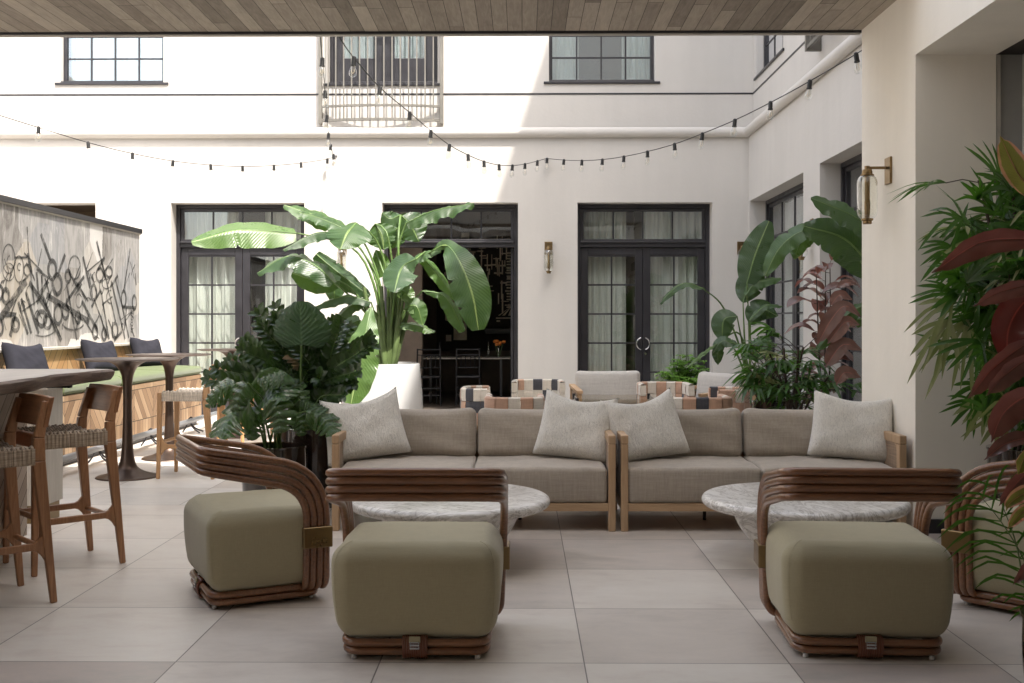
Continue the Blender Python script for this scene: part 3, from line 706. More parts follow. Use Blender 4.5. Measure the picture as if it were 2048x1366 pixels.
def sofa():
    t = thing('sofa', 'x', 'sofa'); W, D = .912, .86
    for sg in (-1, 1):
        xo = sg * (W - .030)
        mb = MB()
        # side frame: rounded inner corners, front post, back post, arm and foot rail
        x0, x1 = xo - .018, xo + .028
        mb.box(x0, x1, 0, .062, 0, .555); mb.box(x0, x1, D - .075, D, 0, .60)
        mb.box(x0, x1, 0, D, .556, .612); mb.box(x0 + .004, x1 - .004, .063, D - .076, .125, .19)
        for (yy, s2) in ((.062, 1), (D - .075, -1)):
            mb.prism([(yy, .5555), (yy + s2 * .055, .5555), (yy + s2*.018, .540), (yy, .50)], x0 + .002, x1 - .002, Matrix(((0, 1, 0, 0), (1, 0, 0, 0), (0, 0, 1, 0), (0, 0, 0, 1))))
        mb.build('side_frame', M['teak'], t, local=True, bevel=.006)
        MB().box(xo - .012, xo + .012, .063, D - .076, .191, .5555).build('woven_panel', M['weave_panel'], t, local=True)
    MB().box(-W + .0485, W - .0485, .006, .05, .128, .178).build('front_rail', M['teakx'], t, local=True, bevel=.004)
    MB().box(-W + .0485, W - .0485, D - .06, D - .01, .128, .60).box(-W + .0485, W - .0485, .051, D - .061, .150, .176).build('back_frame', M['teakx'], t, local=True, bevel=.004)
    for x in (-.3, 0, .3): MB().lathe([(.012, 0), (.012, .149)], (x, .42, 0), 10).build('support_leg', M['black'], t, local=True)
    for sg in (-1, 1):
        def sc(q, p):
            return V((p.x, p.y - .010 * (1 - q.z*q.z) * (1 - q.x*q.x) * (1 if q.y < 0 else 0), p.z + (.016 if q.z > 0 else 0) * (1 - q.x*q.x) * (1 - q.y*q.y) + .003 * math.sin(p.x * 23 + p.y * 17)))
        MB().rbox((sg * .4295, .335, .292), (.855, .66, .226), .028, 4, 8, sc).build('seat_cushion', M['linen'], t, local=True, smooth=180, weld=True)
        rot = Matrix.Translation((sg * .424, .665, .555)) @ Matrix.Rotation(R(-11), 4, 'X')
        def bc(q, p):
            puff = 1 + .35 * (1 - q.x**4) * (1 - q.z**4) - .12
            w_ = .004 * math.sin(p.x * 31 + p.z * 9 + sg) + .004 * math.sin(p.z * 37 + p.x * 13)
            ear = .016 * (abs(q.x) ** 6) * (1 if q.z > 0 else 0)
            return V((p.x, p.y * puff + w_, p.z + ear - .006 * (1 - q.x**2) * (1 if q.z > 0 else 0)))
        MB().rbox((0, 0, 0), (.838, .17, .345), .06, 5, 12, bc, rot).build('back_cushion', M['linen'], t, local=True, smooth=180, weld=True)
    return t
SG = 'teak framed sofas in a row'
s1 = sofa(); s1.location = (-.317, 6.84, 0); s1['label'] = 'taupe teak framed sofa on the left, beside the black plant pots'; s1['group'] = SG
s2 = dup(s1, (1.527, 6.84, 0), 0, 'taupe teak framed sofa on the right, its end against the white pillar')

def pillow_mesh(w, h, T, chop=.05, pinch=.055, seed=0, lump=.0035):
    rr = random.Random(seed); a, b, c_, d_ = [rr.uniform(0, 6) for _ in range(4)]
    mb = MB(); n = 30
    for side in (1, -1):
        def fn(u, v):
            x = 2*u - 1; z = 2*v - 1
            px = w/2 * x * (1 - pinch * (1 - z*z)) * (1 - .035 * z); pz = h/2 * z * (1 - pinch * (1 - x*x))
            if z > 0: pz -= chop * (1 - abs(x)**1.8) * z**2
            t = T * (max(0, (1 - x**6) * (1 - z**6))) ** .5
            t *= 1 - .25 * max(0, z) * (1 - abs(x))
            k = (1 - x**6) * (1 - z**6)
            wr = k * lump * (math.sin(px*33 + pz*11 + a) + math.sin(pz*41 - px*17 + b) * .7 + math.sin((px + pz)*60 + c_) * .35)
            py = side * t + wr
            return V((px, py, pz + h/2))
        g = MB().grid(fn, n, n, False)
        if side < 0: mb.add(g.v, g.f)
        else: mb.add(g.v, [tuple(reversed(f)) for f in g.f])
    return mb
def pillow(name, x, y, z, w, h, T, tilt, rz, roll, mat, label, cat, group, seed, chop=.05, pinch=.055):
    mb = pillow_mesh(w, h, T, chop, pinch, seed)
    o = mb.build(name, M[mat], smooth=180, weld=True)
    o.location = (x, y, z); o.rotation_euler = Euler((R(tilt), R(roll), R(rz)), 'XYZ')
    return tag(o, label, cat, group)
PG = 'cream nubby pillows on the sofas'
pillow('throw_pillow', -1.02, 7.20, .41, .55, .47, .10, -20, 14, -9, 'boucle', 'cream nubby pillow at the left end of the left sofa', 'pillow', PG, 1, .065)
pillow('throw_pillow', .325, 7.22, .41, .52, .47, .10, -20, -12, 7, 'boucle', 'cream nubby pillow at the right end of the left sofa', 'pillow', PG, 2, .055)
pillow('throw_pillow', .875, 7.20, .41, .53, .47, .10, -20, 14, -9, 'boucle', 'cream nubby pillow at the left end of the right sofa', 'pillow', PG, 3, .065)
pillow('throw_pillow', 2.19, 7.20, .41, .55, .47, .10, -20, -12, 5, 'boucle', 'cream nubby pillow at the right end of the right sofa, by the pillar', 'pillow', PG, 4, .05)

def coffee_table(x, y, label, rz):
    t = thing('coffee_table', label, 'table', (x, y, 0), rz, 'round marble coffee tables')
    r = .565
    prof = [(0, .30), (r - .05, .30)] + [(r - .035 + .035 * math.sin(R(a)), .33 - .03 * math.cos(R(a))) for a in range(0, 181, 15)] + [(0, .36)]
    MB().lathe(prof, n=96).build('table_top', M['marble'], t, local=True, smooth=40)
    n = 60; vs = []; fs = []; rows = 12
    for j in range(rows + 1):
        v = j / rows; z = .299 * v; rad = .20 + .20 * math.sin(v * 1.45)
        for k in range(n):
            a = 2*math.pi*k/n; f = 1 - .035 * abs(math.cos(a * 3.5)) ** 6
            vs.append((rad * f * math.cos(a), rad * f * math.sin(a), z))
    fs = [(j*n + k, j*n + (k+1) % n, (j+1)*n + (k+1) % n, (j+1)*n + k) for j in range(rows) for k in range(n)]
    MB().add(vs, fs).build('pedestal', M['marble'], t, local=True, smooth=40)
    return t
coffee_table(-.41, 6.03, 'round veined marble coffee table in front of the left sofa', .4)
coffee_table(1.575, 6.03, 'round veined marble coffee table in front of the right sofa', 1.7)

# ---- bar stools
def bar_stool(wm, cm, leather=False):
    t = thing('bar_stool', 'x', 'stool'); sh = .735; hw = .215; hd = .215      # local: faces +y, back legs at -y
    def leg(x, y, x2, y2, top, w0=.030, w1=.042):
        mb = MB(); mb.beam((x, y, 0), (x2, y2, top), w0 * .8, w0, (0, 1, 0), w1, w1 * 1.1); return mb
    for sx in (-1, 1):
        leg(sx * .218, .222, sx * .205, .205, sh - .003).build('leg', M[wm], t, local=True, bevel=.007, seg=3)
        # back leg continues up into the back post, kinked at the seat
        mb = MB(); mb.beam((sx * .222, -.25, 0), (sx * .205, -.185, sh - .06), .026, .030, (0, 1, 0), .036, .060)
        mb.beam((sx * .205, -.185, sh - .0601), (sx * .195, -.190, sh + .05), .036, .060, (0, 1, 0), .034, .050)
        mb.beam((sx * .195, -.190, sh + .0501), (sx * .180, -.228, .955), .034, .050, (0, 1, 0), .028, .030)
        mb.build('leg', M[wm], t, local=True, bevel=.006, seg=3)
        # side stretcher flaring into the legs
        zs = .275; out = []
        y0, y1 = -.215, .195
        N = 20
        top = []; bot = []
        for k in range(N + 1):
            u = k / N; y = y0 + (y1 - y0) * u; fl = .075 * (max(0, 1 - u / .16) ** 2.2 + max(0, 1 - (1 - u) / .16) ** 2.2)
            top.append((y, zs + .017 + fl)); bot.append((y, zs - .017 - fl * .8))
        Mx = Matrix(((0, 1, 0, 0), (1, 0, 0, 0), (0, 0, 1, 0), (0, 0, 0, 1)))
        MB().prism(top + list(reversed(bot)), sx * .212 - .012, sx * .212 + .012, Mx).build('stretcher', M[wm], t, local=True, bevel=.005)
        MB().box(sx * .205 - .018, sx * .205 + .018, -.162, .184, sh - .065, sh - .004).build('seat_rail', M[wm], t, local=True, bevel=.004)
    MB().tube([(-.204, -.222, .255), (.204, -.222, .255)], .014, 10).build('stretcher', M[wm], t, local=True, smooth=50)
    MB().tube([(-.204, .212, .305), (.204, .212, .305)], .015, 10).build('foot_rest', M[wm], t, local=True, smooth=50)
    # woven seat: cords across, dipped in the middle, wrapped over the rails
    mb = MB(); n = 17
    for k in range(n):
        y = -.150 + .325 * k / (n - 1)
        pts = [(-.2275, y, sh - .068), (-.2285, y, sh - .002)] + [(-.215 + .43 * u, y, sh + .006 - .022 * math.sin(math.pi * u) + .0045 * math.cos(u * 40 + (k % 2) * math.pi)) for u in [i / 26 for i in range(27)]] + [(.2285, y, sh - .002), (.2275, y, sh - .068)]
        mb.tube(pts, .0088, 6)
    for sx in (-1, 1):
        for k in range(36):
            y = -.158 + .340 * k / 35; x = sx * .2295
            mb.box(x - .003, x + .003, y - .0042, y + .0042, sh - .074, sh + .003)
    st = mb.build('woven_seat', M[cm], t, local=True, smooth=50)
    mb = MB(); n = 15
    for k in range(n):
        x = -.19 + .38 * k / (n - 1)
        mb.tube([(x, -.165 + .35 * u, sh - .004 - .018 * math.sin(math.pi * (x + .215) / .43) + .0045 * math.cos(u * 52 + (k % 2) * math.pi)) for u in [i / 22 for i in range(23)]], .006, 5)
    mb.build('cross_cords', M[wm], st, local=True, smooth=50)
    if leather: MB().rbox((0, .195, sh - .030), (.47, .062, .075), .018, 3, 3).build('leather_wrap', M['leather'], t, local=True, smooth=180, weld=True)
    # curved back plate
    mb = MB()
    def face(off):
        return [[V((x, -.208 - (z - .84) * .22 - .030 * math.cos(x / .235 * 1.35) + off, z)) for x in [-.208 + .416 * i / 14 for i in range(15)]] for z in (.832, .975)]
    fr, bk = face(.012), face(-.012); vs = []; fs = []
    for rows_ in (fr, bk):
        for row in rows_: vs += row
    n = 15
    for i in range(n - 1):
        fs += [(i, n + i, n + i + 1, i + 1), (2*n + i, 2*n + i + 1, 3*n + i + 1, 3*n + i), (n + i, 3*n + i, 3*n + i + 1, n + i + 1), (i, i + 1, 2*n + i + 1, 2*n + i)]
    fs += [(0, 2*n, 3*n, n), (n - 1, 2*n - 1, 4*n - 1, 3*n - 1)]
    mb.add(vs, fs).build('back_rest', M[wm + '_x'], t, local=True, smooth=35, bevel=.004)
    return t
M['stoolwood_x'] = wood('mahogany_back_rest', (.20, .082, .033), (.42, .20, .093), 0, .36, 1.4, .15)
M['stoollight_x'] = wood('teak_back_rest', (.36, .19, .08), (.55, .32, .15), 0, .45, 1.4)
a = bar_stool('stoolwood', 'cord', True); GS = 'dark wooden bar stools at the slab table'
def facing(o, x, y, f): o.location = (x, y, 0); o.rotation_euler = (0, 0, math.atan2(f[1], f[0]) - math.pi / 2)
facing(a, -2.545, 5.91, (-.72, -.69)); a['label'] = 'dark wooden bar stool with tan leather edge, seen whole behind the nearest stool'; a['group'] = GS
b = dup(a, label='dark wooden bar stool nearest the viewer, cut by the left edge of the photo'); facing(b, -2.56, 5.07, (-.72, -.69))
a = bar_stool('stoollight', 'cordlight'); GT = 'pale teak bar stools at the pedestal tables'
facing(a, -2.87, 9.32, (-1, .03)); a['label'] = 'pale teak bar stool seen side-on at the middle pedestal table'; a['group'] = GT
b = dup(a, label='sunlit teak bar stool behind the side-on one, its back hidden by the split leaves'); facing(b, -3.02, 11.75, (-.75, .66))
b = dup(a, label='sunlit teak bar stool farthest back, mostly behind the potted plants'); facing(b, -2.95, 12.75, (-.6, -.8))

# ---- slab table
t = thing('slab_table', 'live-edge slab bar table on a pale chevron clad base at the left edge', 'table', (-3.4, 4.9, 0))
rr = random.Random(3); edge = [(-2.42 + .022 * math.sin(y * 5.3) + .012 * math.sin(y * 13 + 1), y) for y in [3.3 + i * (6.24 - 3.3) / 60 for i in range(61)]]
outl = edge + [(-2.50, 6.28), (-2.8, 6.27), (-3.4, 6.29), (-4.0, 6.26), (-4.0, 3.3)]
n = len(outl); vs = [(x, y, 1.058) for x, y in outl]
mb = MB().add([(x, y, 1.058) for x, y in outl], [tuple(range(n))]); mb.cm = 1
side = []
for j, (off, z) in enumerate(((0, 1.058), (.010, 1.046), (.004, 1.022), (-.012, .998), (-.035, .990))):
    for i, (x, y) in enumerate(outl):
        k = .005 * math.sin(i * .55 + j * .4) + .005 * math.sin(i * .23 + j * .2); side.append((x + (off + (k if 0 < j < 4 else 0)), y, z + (k * .5 if j == 4 else 0)))
mb.add(side, [(j*n + i, (j+1)*n + i, (j+1)*n + (i+1) % n, j*n + (i+1) % n) for j in range(4) for i in range(n)])
mb.add([(x - .035, y, .990) for x, y in outl], [tuple(reversed(range(n)))])
mb.build('table_top', [M['slab'], M['bark']], t, smooth=35)
MB().box(-3.9, -2.87, 3.6, 6.20, .10, .988).build('clad_base', M['island'], t)
MB().box(-3.87, -2.90, 3.62, 6.17, 0, .0995).build('plinth', M['whitewash'], t)
MB().beam((-2.868, 4.6, .975), (-2.53, 4.6, .975), .04, .022).beam((-2.868, 6.0, .975), (-2.53, 6.0, .975), .04, .022).build('support_bracket', M['black'], t)
t = thing('service_post', 'whitewashed wooden cabinet with a pale cap just beyond the slab table', 'cabinet', (-3.2, 7.2, 0))
MB().box(-3.40, -3.155, 7.05, 7.35, .12, .885).build('post', M['whitewash'], t, bevel=.003)
MB().box(-3.44, -3.115, 7.02, 7.38, .886, .922).build('cap', M['whitewash'], t, bevel=.003)
MB().box(-3.385, -3.17, 7.07, 7.33, 0, .1195).build('brass_foot', M['brass'], t)

# ---- pedestal tables
def tulip(x, y, label, r=.41, rb=.262):
    t = thing('pedestal_table', label, 'table', (x, y, 0), 0, 'dark bronze pedestal bar tables')
    MB().lathe([(0, 1.004), (r - .05, 1.004), (r - .012, 1.012), (r, 1.017), (r - .004, 1.020), (0, 1.021)], n=64).build('table_top', M['bronze'], t, local=True, smooth=40)
    pr = [(rb, 0), (rb, .004), (rb - .01, .012), (rb * .80, .022), (rb * .55, .045), (.085, .085), (.062, .14), (.050, .22), (.042, .36), (.037, .55), (.037, .74), (.042, .83), (.058, .90), (.088, .95), (.135, .985), (.18, 1.0), (.19, 1.0035)]
    q = smoothpath([(a, b, 0) for a, b in pr], 3)
    MB().lathe([(p.x, max(0, p.y)) for p in q], n=48).build('pedestal', M['bronze'], t, local=True, smooth=50)
tulip(-3.40, 9.22, 'dark bronze pedestal bar table nearest the slab table', .425)
tulip(-3.46, 10.5, 'dark bronze pedestal bar table in the middle of the row')
tulip(-3.38, 12.5, 'dark bronze pedestal bar table farthest away, in front of the sunlit curtains')

# ---- bench along the mural wall
YB0, YB1, XB = 8.15, 14.02, -4.20
t = thing('bench', 'long wooden banquette bench clad in chevron boards with green seat cushions', 'bench', (-4.6, 11, 0))
MB().box(-4.94, XB, YB0, YB1, .09, .655).build('clad_front', M['bench'], t)
MB().box(-4.94, XB - .06, YB0, YB1, 0, .0895).build('plinth', M['black'], t)
MB().box(-5.03, -4.9405, YB0, YB1, .09, 1.045).build('back', M['benchback'], t)
MB().box(-5.035, -4.90, YB0, YB1 + .01, 1.0455, 1.07).build('back_cap', M['whitewash'], t)
ys = [YB0, 9.75, 11.22, 12.62, YB1]
for a_, b_ in zip(ys, ys[1:]):
    def cf(q, p): return V((p.x + .012 * (1 - q.z**2), p.y, p.z + (.02 if q.z > 0 else 0) * (1 - q.x**2) * (1 - q.y**4) + .003 * math.sin(p.y * 19) ))
    MB().rbox((-4.565, (a_ + b_) / 2, .711), (.735, b_ - a_ - .012, .11), .038, 4, 8, cf).build('seat_cushion', M['moss'], t, smooth=180, weld=True)
NG = 'slate pillows on the bench'
for (u, rz, lb, w_) in ((62, 68, 'slate grey pillow on the bench nearest the viewer, behind the slab table', .47), (200, 66, 'slate grey pillow in the middle of the bench', .46), (298, 64, 'slate grey pillow at the far end of the bench', .47)):
    y = {62: 10.15, 200: 11.95, 298: 13.45}[u]
    pillow('slate_pillow', -4.66, y, .768, w_, .40, .085, -22, rz, 3, 'navy', lb, 'pillow', NG, u, .03, .07)
t = thing('foot_rail', 'grey tubular foot rail along the foot of the bench on bent black brackets', 'rail', (-3.98, 11, 0))
MB().tube([(-3.98, 7.6, .15), (-3.98, 13.95, .15)], .030, 14).build('rail_tube', M['pipegrey'], t, smooth=50)
for y in (8.7, 10.1, 11.5, 12.9):
    mb = MB()
    mb.tube(smoothpath([(-3.86, y + .07, .012), (-3.95, y + .03, .06), (-3.985, y, .12), (-3.98, y - .002, .19), (-4.02, y, .16), (-4.04, y - .02, .08), (-4.08, y - .04, .012)], 4), .009, 7)
    mb.tube(smoothpath([(-3.86, y - .09, .012), (-3.95, y - .03, .06), (-3.99, y, .11)], 4), .009, 7)
    mb.build('bracket', M['black'], t, smooth=60)

# ---- mural wall
XM = -5.04
t = thing('mural_wall', 'low wall with a grey collage mural of black strokes and rings behind the bench', 'wall', (-5.2, 11, 0))
MB().box(-5.30, XM, 7.5, 14.1, 0, 2.50).build('wall', M['mural'], t)
MB().box(-5.34, XM + .025, 7.45, 14.14, 2.501, 2.56).build('cap', M['darkcap'], t)
MB().box(-5.33, XM + .014, 7.46, 14.13, 2.484, 2.5005).build('cap_trim', M['trim'], t)
ZM = 520 / 1776
def mp(x, y): return PX(x * ZM, 380 + y * ZM, XM + .004)
mb = MB()
def stroke(pts, w, closed=False):
    q = [mp(*p) for p in pts]; w = w * .0033; n = len(q); vs = []
    for i in range(n):
        a = q[(i - 1) % n] if closed or i else q[0]; b = q[(i + 1) % n] if closed or i < n - 1 else q[-1]
        d = (b - a); d.x = 0; d.normalize(); s = V((0, -d.z, d.y)) * w / 2
        vs += [q[i] + s, q[i] - s]
    m = n if closed else n - 1
    mb.add([p + V((0, 0, 0)) for p in vs] + [p - V((.0035, 0, 0)) for p in vs], [(2*i, 2*i+1, 2*((i+1) % n)+1, 2*((i+1) % n)) for i in range(m)])
def ring(cx, cy, rx, ry, w, a0=0, a1=360):
    full = a1 - a0 >= 360
    stroke([(cx + rx * math.cos(R(a0 + (a1 - a0) * k / 22)), cy + ry * math.sin(R(a0 + (a1 - a0) * k / 22))) for k in range(22 if full else 23)], w, full)
for (p, w_) in [([(180, 620), (0, 790 + 90)], 26), ([(280, 300), (345, 480)], 15), ([(445, 440), (395, 580)], 15), ([(330, 620), (250, 770)], 16), ([(190, 430), (215, 620), (235, 790)], 12),
    ([(200, 630), (330, 830), (420, 1030)], 18), ([(125, 765), (190, 985)], 13), ([(145, 740), (215, 980)], 13), ([(175, 690), (265, 980)], 15), ([(318, 720), (610, 900)], 22), ([(575, 590), (450, 770)], 13),
    ([(470, 560), (585, 740)], 13), ([(568, 455), (615, 670)], 13), ([(660, 350), (690, 470), (720, 600)], 14), ([(715, 460), (668, 545)], 13), ([(630, 575), (655, 690)], 9), ([(700, 500), (790, 900)], 10),
    ([(560, 760), (665, 960)], 16), ([(625, 800), (690, 680)], 12), ([(690, 690), (745, 1020)], 13), ([(640, 740), (700, 900), (735, 1010)], 10), ([(760, 620), (855, 1020)], 13), ([(785, 600), (835, 790), (880, 1010)], 12),
    ([(805, 585), (755, 665)], 12), ([(890, 400), (845, 690)], 11), ([(770, 900), (770, 1010)], 10), ([(830, 970), (780, 1030)], 12), ([(845, 800), (925, 802)], 12), ([(925, 570), (930, 650)], 9), ([(20, 850), (105, 850), (70, 1000)], 20),
    ([(285, 700), (380, 970)], 14), ([(250, 560), (262, 700), (300, 760)], 13), ([(285, 580), (290, 700)], 11), ([(455, 640), (525, 1025)], 12), ([(540, 860), (520, 960)], 9), ([(30, 470), (60, 560), (20, 640)], 5), ([(100, 460), (185, 460)], 6),
    ([(185, 250), (195, 420), (220, 560)], 7), ([(510, 720), (560, 640)], 9), ([(690, 860), (720, 1000)], 9), ([(250, 540), (330, 600)], 8), ([(865, 800), (850, 960)], 9), ([(165, 430), (290, 560)], 6), ([(285, 400), (262, 520)], 5)]: stroke(p, w_)
for c_ in [(357, 545, 27, 62, 16), (390, 645, 32, 66, 16), (465, 590, 18, 40, 14), (510, 530, 40, 80, 7), (285, 880, 32, 50, 16), (325, 900, 26, 45, 14), (397, 850, 27, 65, 13), (448, 830, 22, 48, 14), (640, 700, 20, 50, 12), (682, 580, 24, 46, 11),
    (785, 960, 20, 50, 13), (845, 745, 16, 55, 12), (918, 770, 14, 48, 12), (40, 725, 22, 48, 14), (105, 920, 25, 42, 14), (533, 870, 17, 40, 11), (60, 470, 42, 100, 4), (130, 540, 32, 90, 4), (60, 560, 40, 60, 4), (650, 970, 17, 45, 13), (0, 700, 20, 44, 12), (0, 940, 20, 50, 12), (745, 560, 22, 36, 11), (712, 985, 15, 40, 13)]: ring(*c_)
ring(500, 900, 75, 55, 6, 20, 160); ring(290, 930, 95, 70, 5, 30, 120)
for k in range(7):      # small upright script near the right end
    y = 830 + k * 22; ring(900 + (k % 3) * 3, y, 6, 8, 4, (k * 77) % 360, (k * 77) % 360 + 250); stroke([(893, y + 6), (907, y + 10)], 3)
rq = random.Random(21)
for k in range(70):
    x = rq.uniform(10, 920); y = rq.uniform(480, 960) if x > 60 else rq.uniform(500, 900); l = rq.uniform(40, 150); an = rq.choice((1.15, 1.25, -1.1, 1.4, -.7)) + rq.uniform(-.15, .15); lim = 250 + x * .12
    if y - l < lim: continue
    if rq.random() < .7: stroke([(x, y), (x + .5 * l * math.cos(an) + rq.uniform(-5, 5), y + .5 * l * math.sin(an)), (x + l * math.cos(an), min(1015, y + l * math.sin(an)))], rq.uniform(3, 8))
    else: ring(x, y, rq.uniform(10, 30), rq.uniform(20, 55), rq.uniform(3, 7), rq.uniform(0, 180), rq.uniform(200, 340))
mb.build('brush_strokes', M['paint'], t)
# ================================================================== DINING ROOM BEHIND THE OPEN DOORS
dr = thing('dining_room', 'dark dining room seen through the open double doors in the middle of the facade', 'room', (-1, 18, 0))
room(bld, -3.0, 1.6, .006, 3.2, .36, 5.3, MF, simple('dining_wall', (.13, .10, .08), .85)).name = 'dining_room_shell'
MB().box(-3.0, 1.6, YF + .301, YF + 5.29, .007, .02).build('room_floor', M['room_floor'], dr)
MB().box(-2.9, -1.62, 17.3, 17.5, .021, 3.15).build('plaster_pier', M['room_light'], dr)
MB().box(-.72, .9, 20.2, 20.25, 1.16, 1.19).box(-.70, .88, 20.05, 20.2, 1.12, 1.22).build('mantel_shelf', M['black'], dr, bevel=.004)
ar = thing('wall_panel', 'dark wall panel with pale drawn lines and shapes at the back of the dining room', 'panel', (-.7, 20.28, .9))
MB().box(-1.62, .3, 20.26, 20.30, .80, 2.95).build('board', M['dark_room'], ar)
mb = MB(); rr = random.Random(11); yy = 20.252
def q4(x0, z0, x1, z1): mb.box(min(x0, x1), max(x0, x1), yy - .003, yy, min(z0, z1), max(z0, z1))
for k in range(26):
    x = -1.5 + rr.random() * .35; z = .95 + rr.random() * 1.7; q4(x, z, x + .03 + rr.random() * .14, z + .1 + rr.random() * .4)
for k in range(90):
    x = -1.05 + rr.random() * 1.15; z = 1.3 + rr.random() * 1.5
    if rr.random() < .5: q4(x, z, x + .012 + rr.random() * .02, z + .08 + rr.random() * .3)
    else: q4(x, z, x + .06 + rr.random() * .12, z + .012 + rr.random() * .02)
for k in range(17): q4(-.30, 1.75 + k * .055, -.12, 1.775 + k * .055)
for k in range(6):
    a0, a1 = R(20 + k * 24), R(32 + k * 24); c = (-.2, 1.42)
    mb.add([(c[0], yy - .003, c[1] + .22), (c[0] + .3 * math.cos(a0), yy - .003, c[1] + .04), (c[0] + .3 * math.cos(a1), yy - .003, c[1] + .04)], [(0, 1, 2)])
q4(-.5, 1.40, .1, 1.425); q4(-1.3, 1.0, -1.05, 1.5)
mb.build('drawn_lines', M['artlight'], ar)
t = thing('dining_table', 'long pale topped dining table inside the dark room', 'table', (-.8, 17.8, 0))
MB().box(-2.0, .9, 17.45, 18.15, .735, .757).build('table_top', M['whitewash'], t, bevel=.003)
for x in (-1.5, -.35, .3): MB().box(x - .02, x + .02, 17.5, 17.54, 0.02, .7345).build('leg', M['black'], t)
def chiavari(x, y, rz, label):
    t = thing('dining_chair', label, 'chair', (x, y, .02), rz, 'black spindle-backed dining chairs')
    for sx in (-1, 1):
        MB().tube([(sx*.19, -.19, 0), (sx*.185, -.17, .44), (sx*.18, -.215, .90)], .0125, 8).build('leg', M['black'], t, local=True, smooth=50)
        MB().tube([(sx*.19, .19, 0), (sx*.185, .18, .44)], .0125, 8).build('leg', M['black'], t, local=True, smooth=50)
    mb = MB()
    for z in (.16, .27): mb.tube([(-.187, -.18, z), (.187, -.18, z)], .008, 6).tube([(-.187, -.18, z), (-.187, .18, z)], .008, 6).tube([(.187, -.18, z), (.187, .18, z)], .008, 6).tube([(-.187, .18, z), (.187, .18, z)], .008, 6)
    mb.build('stretcher', M['black'], t, local=True, smooth=50)
    MB().rbox((0, 0, .45), (.39, .38, .035), .014, 3, 3).build('seat', M['black'], t, local=True, smooth=180, weld=True)
    mb = MB(); mb.tube([(-.18, -.21, .885), (.18, -.21, .885)], .011, 8).tube([(-.18, -.205, .80), (.18, -.205, .80)], .008, 8).tube([(-.18, -.185, .60), (.18, -.185, .60)], .008, 8)
    for k in range(4): mb.tube([(-.11 + k*.073, -.186, .60), (-.11 + k*.073, -.205, .80)], .007, 6)
    mb.build('backrest', M['black'], t, local=True, smooth=50); return t
chiavari(-.86, 17.15, 0, 'black spindle-backed dining chair in the middle of the open doorway')
chiavari(-1.52, 17.05, .25, 'black spindle-backed dining chair beside the white planter, in the dark room')
t = thing('flower_vase', 'small glass vase of orange flowers on the dining table', 'vase', (-.39, 17.7, .758))
MB().lathe([(.05, 0), (.045, .02), (.05, .14), (.055, .16)], n=20).build('vase', M['clear'], t, local=True, smooth=40)
mb = MB(); rr = random.Random(4)
for k in range(11):
    a = rr.uniform(0, 6.28); r = rr.uniform(.02, .11); mb.rbox((r*math.cos(a), r*math.sin(a)*.6, .20 + rr.uniform(0, .07)), (.06, .055, .05), .022, 2, 1)
mb.build('blossoms', M['flower'], t, local=True, smooth=180)
mb = MB()
for k in range(9): a = k*.7; mb.tube([(0.01*math.cos(a), 0, .02), (.07*math.cos(a), .04*math.sin(a), .21)], .004, 5)
mb.build('stalks', M['stem'], t, local=True)
for x, lb in ((-.56, 'tall clear glass candle holder beside the orange flowers'), (-1.36, 'dark bottle on the dining table by the planter')):
    o = MB().lathe([(.022, 0), (.022, .16), (.014, .19), (.014, .25)], n=16).build('bottle', M['clear' if x > -1 else 'black'], smooth=40); o.location = (x, 17.65, .758); tag(o, lb, 'bottle')

# ================================================================== JULIET BALCONY GUARDS
def guard(name, label, Mx, a, b, z0, z1, ps, pc, nbar, par):
    t = thing(name, label, 'railing', Mx @ V(((a + b) / 2, .079, z0)))
    h = (b - a) / 2; m = (a + b) / 2
    def yv(x): return .079 - ps - (pc - ps) * (1 - ((x - m) / h) ** 2)
    def rail(z, w, hh):
        mb = MB(); N = 16
        for k in range(N):
            x0, x1 = a + (b - a) * k / N, a + (b - a) * (k + 1) / N
            mb.beam((x0, yv(x0), z), (x1, yv(x1), z), w, hh)
        return mb
    for z, hh in ((z0 + .018, .036), (z0 + .215, .03), (z1, .04)): rail(z, .035, hh).build('rail', M['railgrey'], t, Mx)
    for x in (a, b):
        MB().box(x - .022, x + .022, yv(x) - .03, .078, z0 - .025, z1 + .02).build('side_plate', M['railgrey'], t, Mx)
    for k in range(nbar):
        x = a + (b - a) * (k + 1) / (nbar + 1); y = yv(x)
        MB().box(x - .009, x + .009, y - .009, y + .009, z0 + .036, z1 - .02).build('bar', M['railgrey'], t, Mx)
guard('balcony_guard', 'taupe metal balcony railing in front of the upper middle doors', MF, -2.84, -1.135, 4.145, 5.85, .05, .17, 14, bld)
guard('balcony_guard', 'taupe metal balcony railing on the side wing, just under the canopy edge', MS, 3.35, 5.75, 4.30, 5.85, .14, .15, 18, sid)

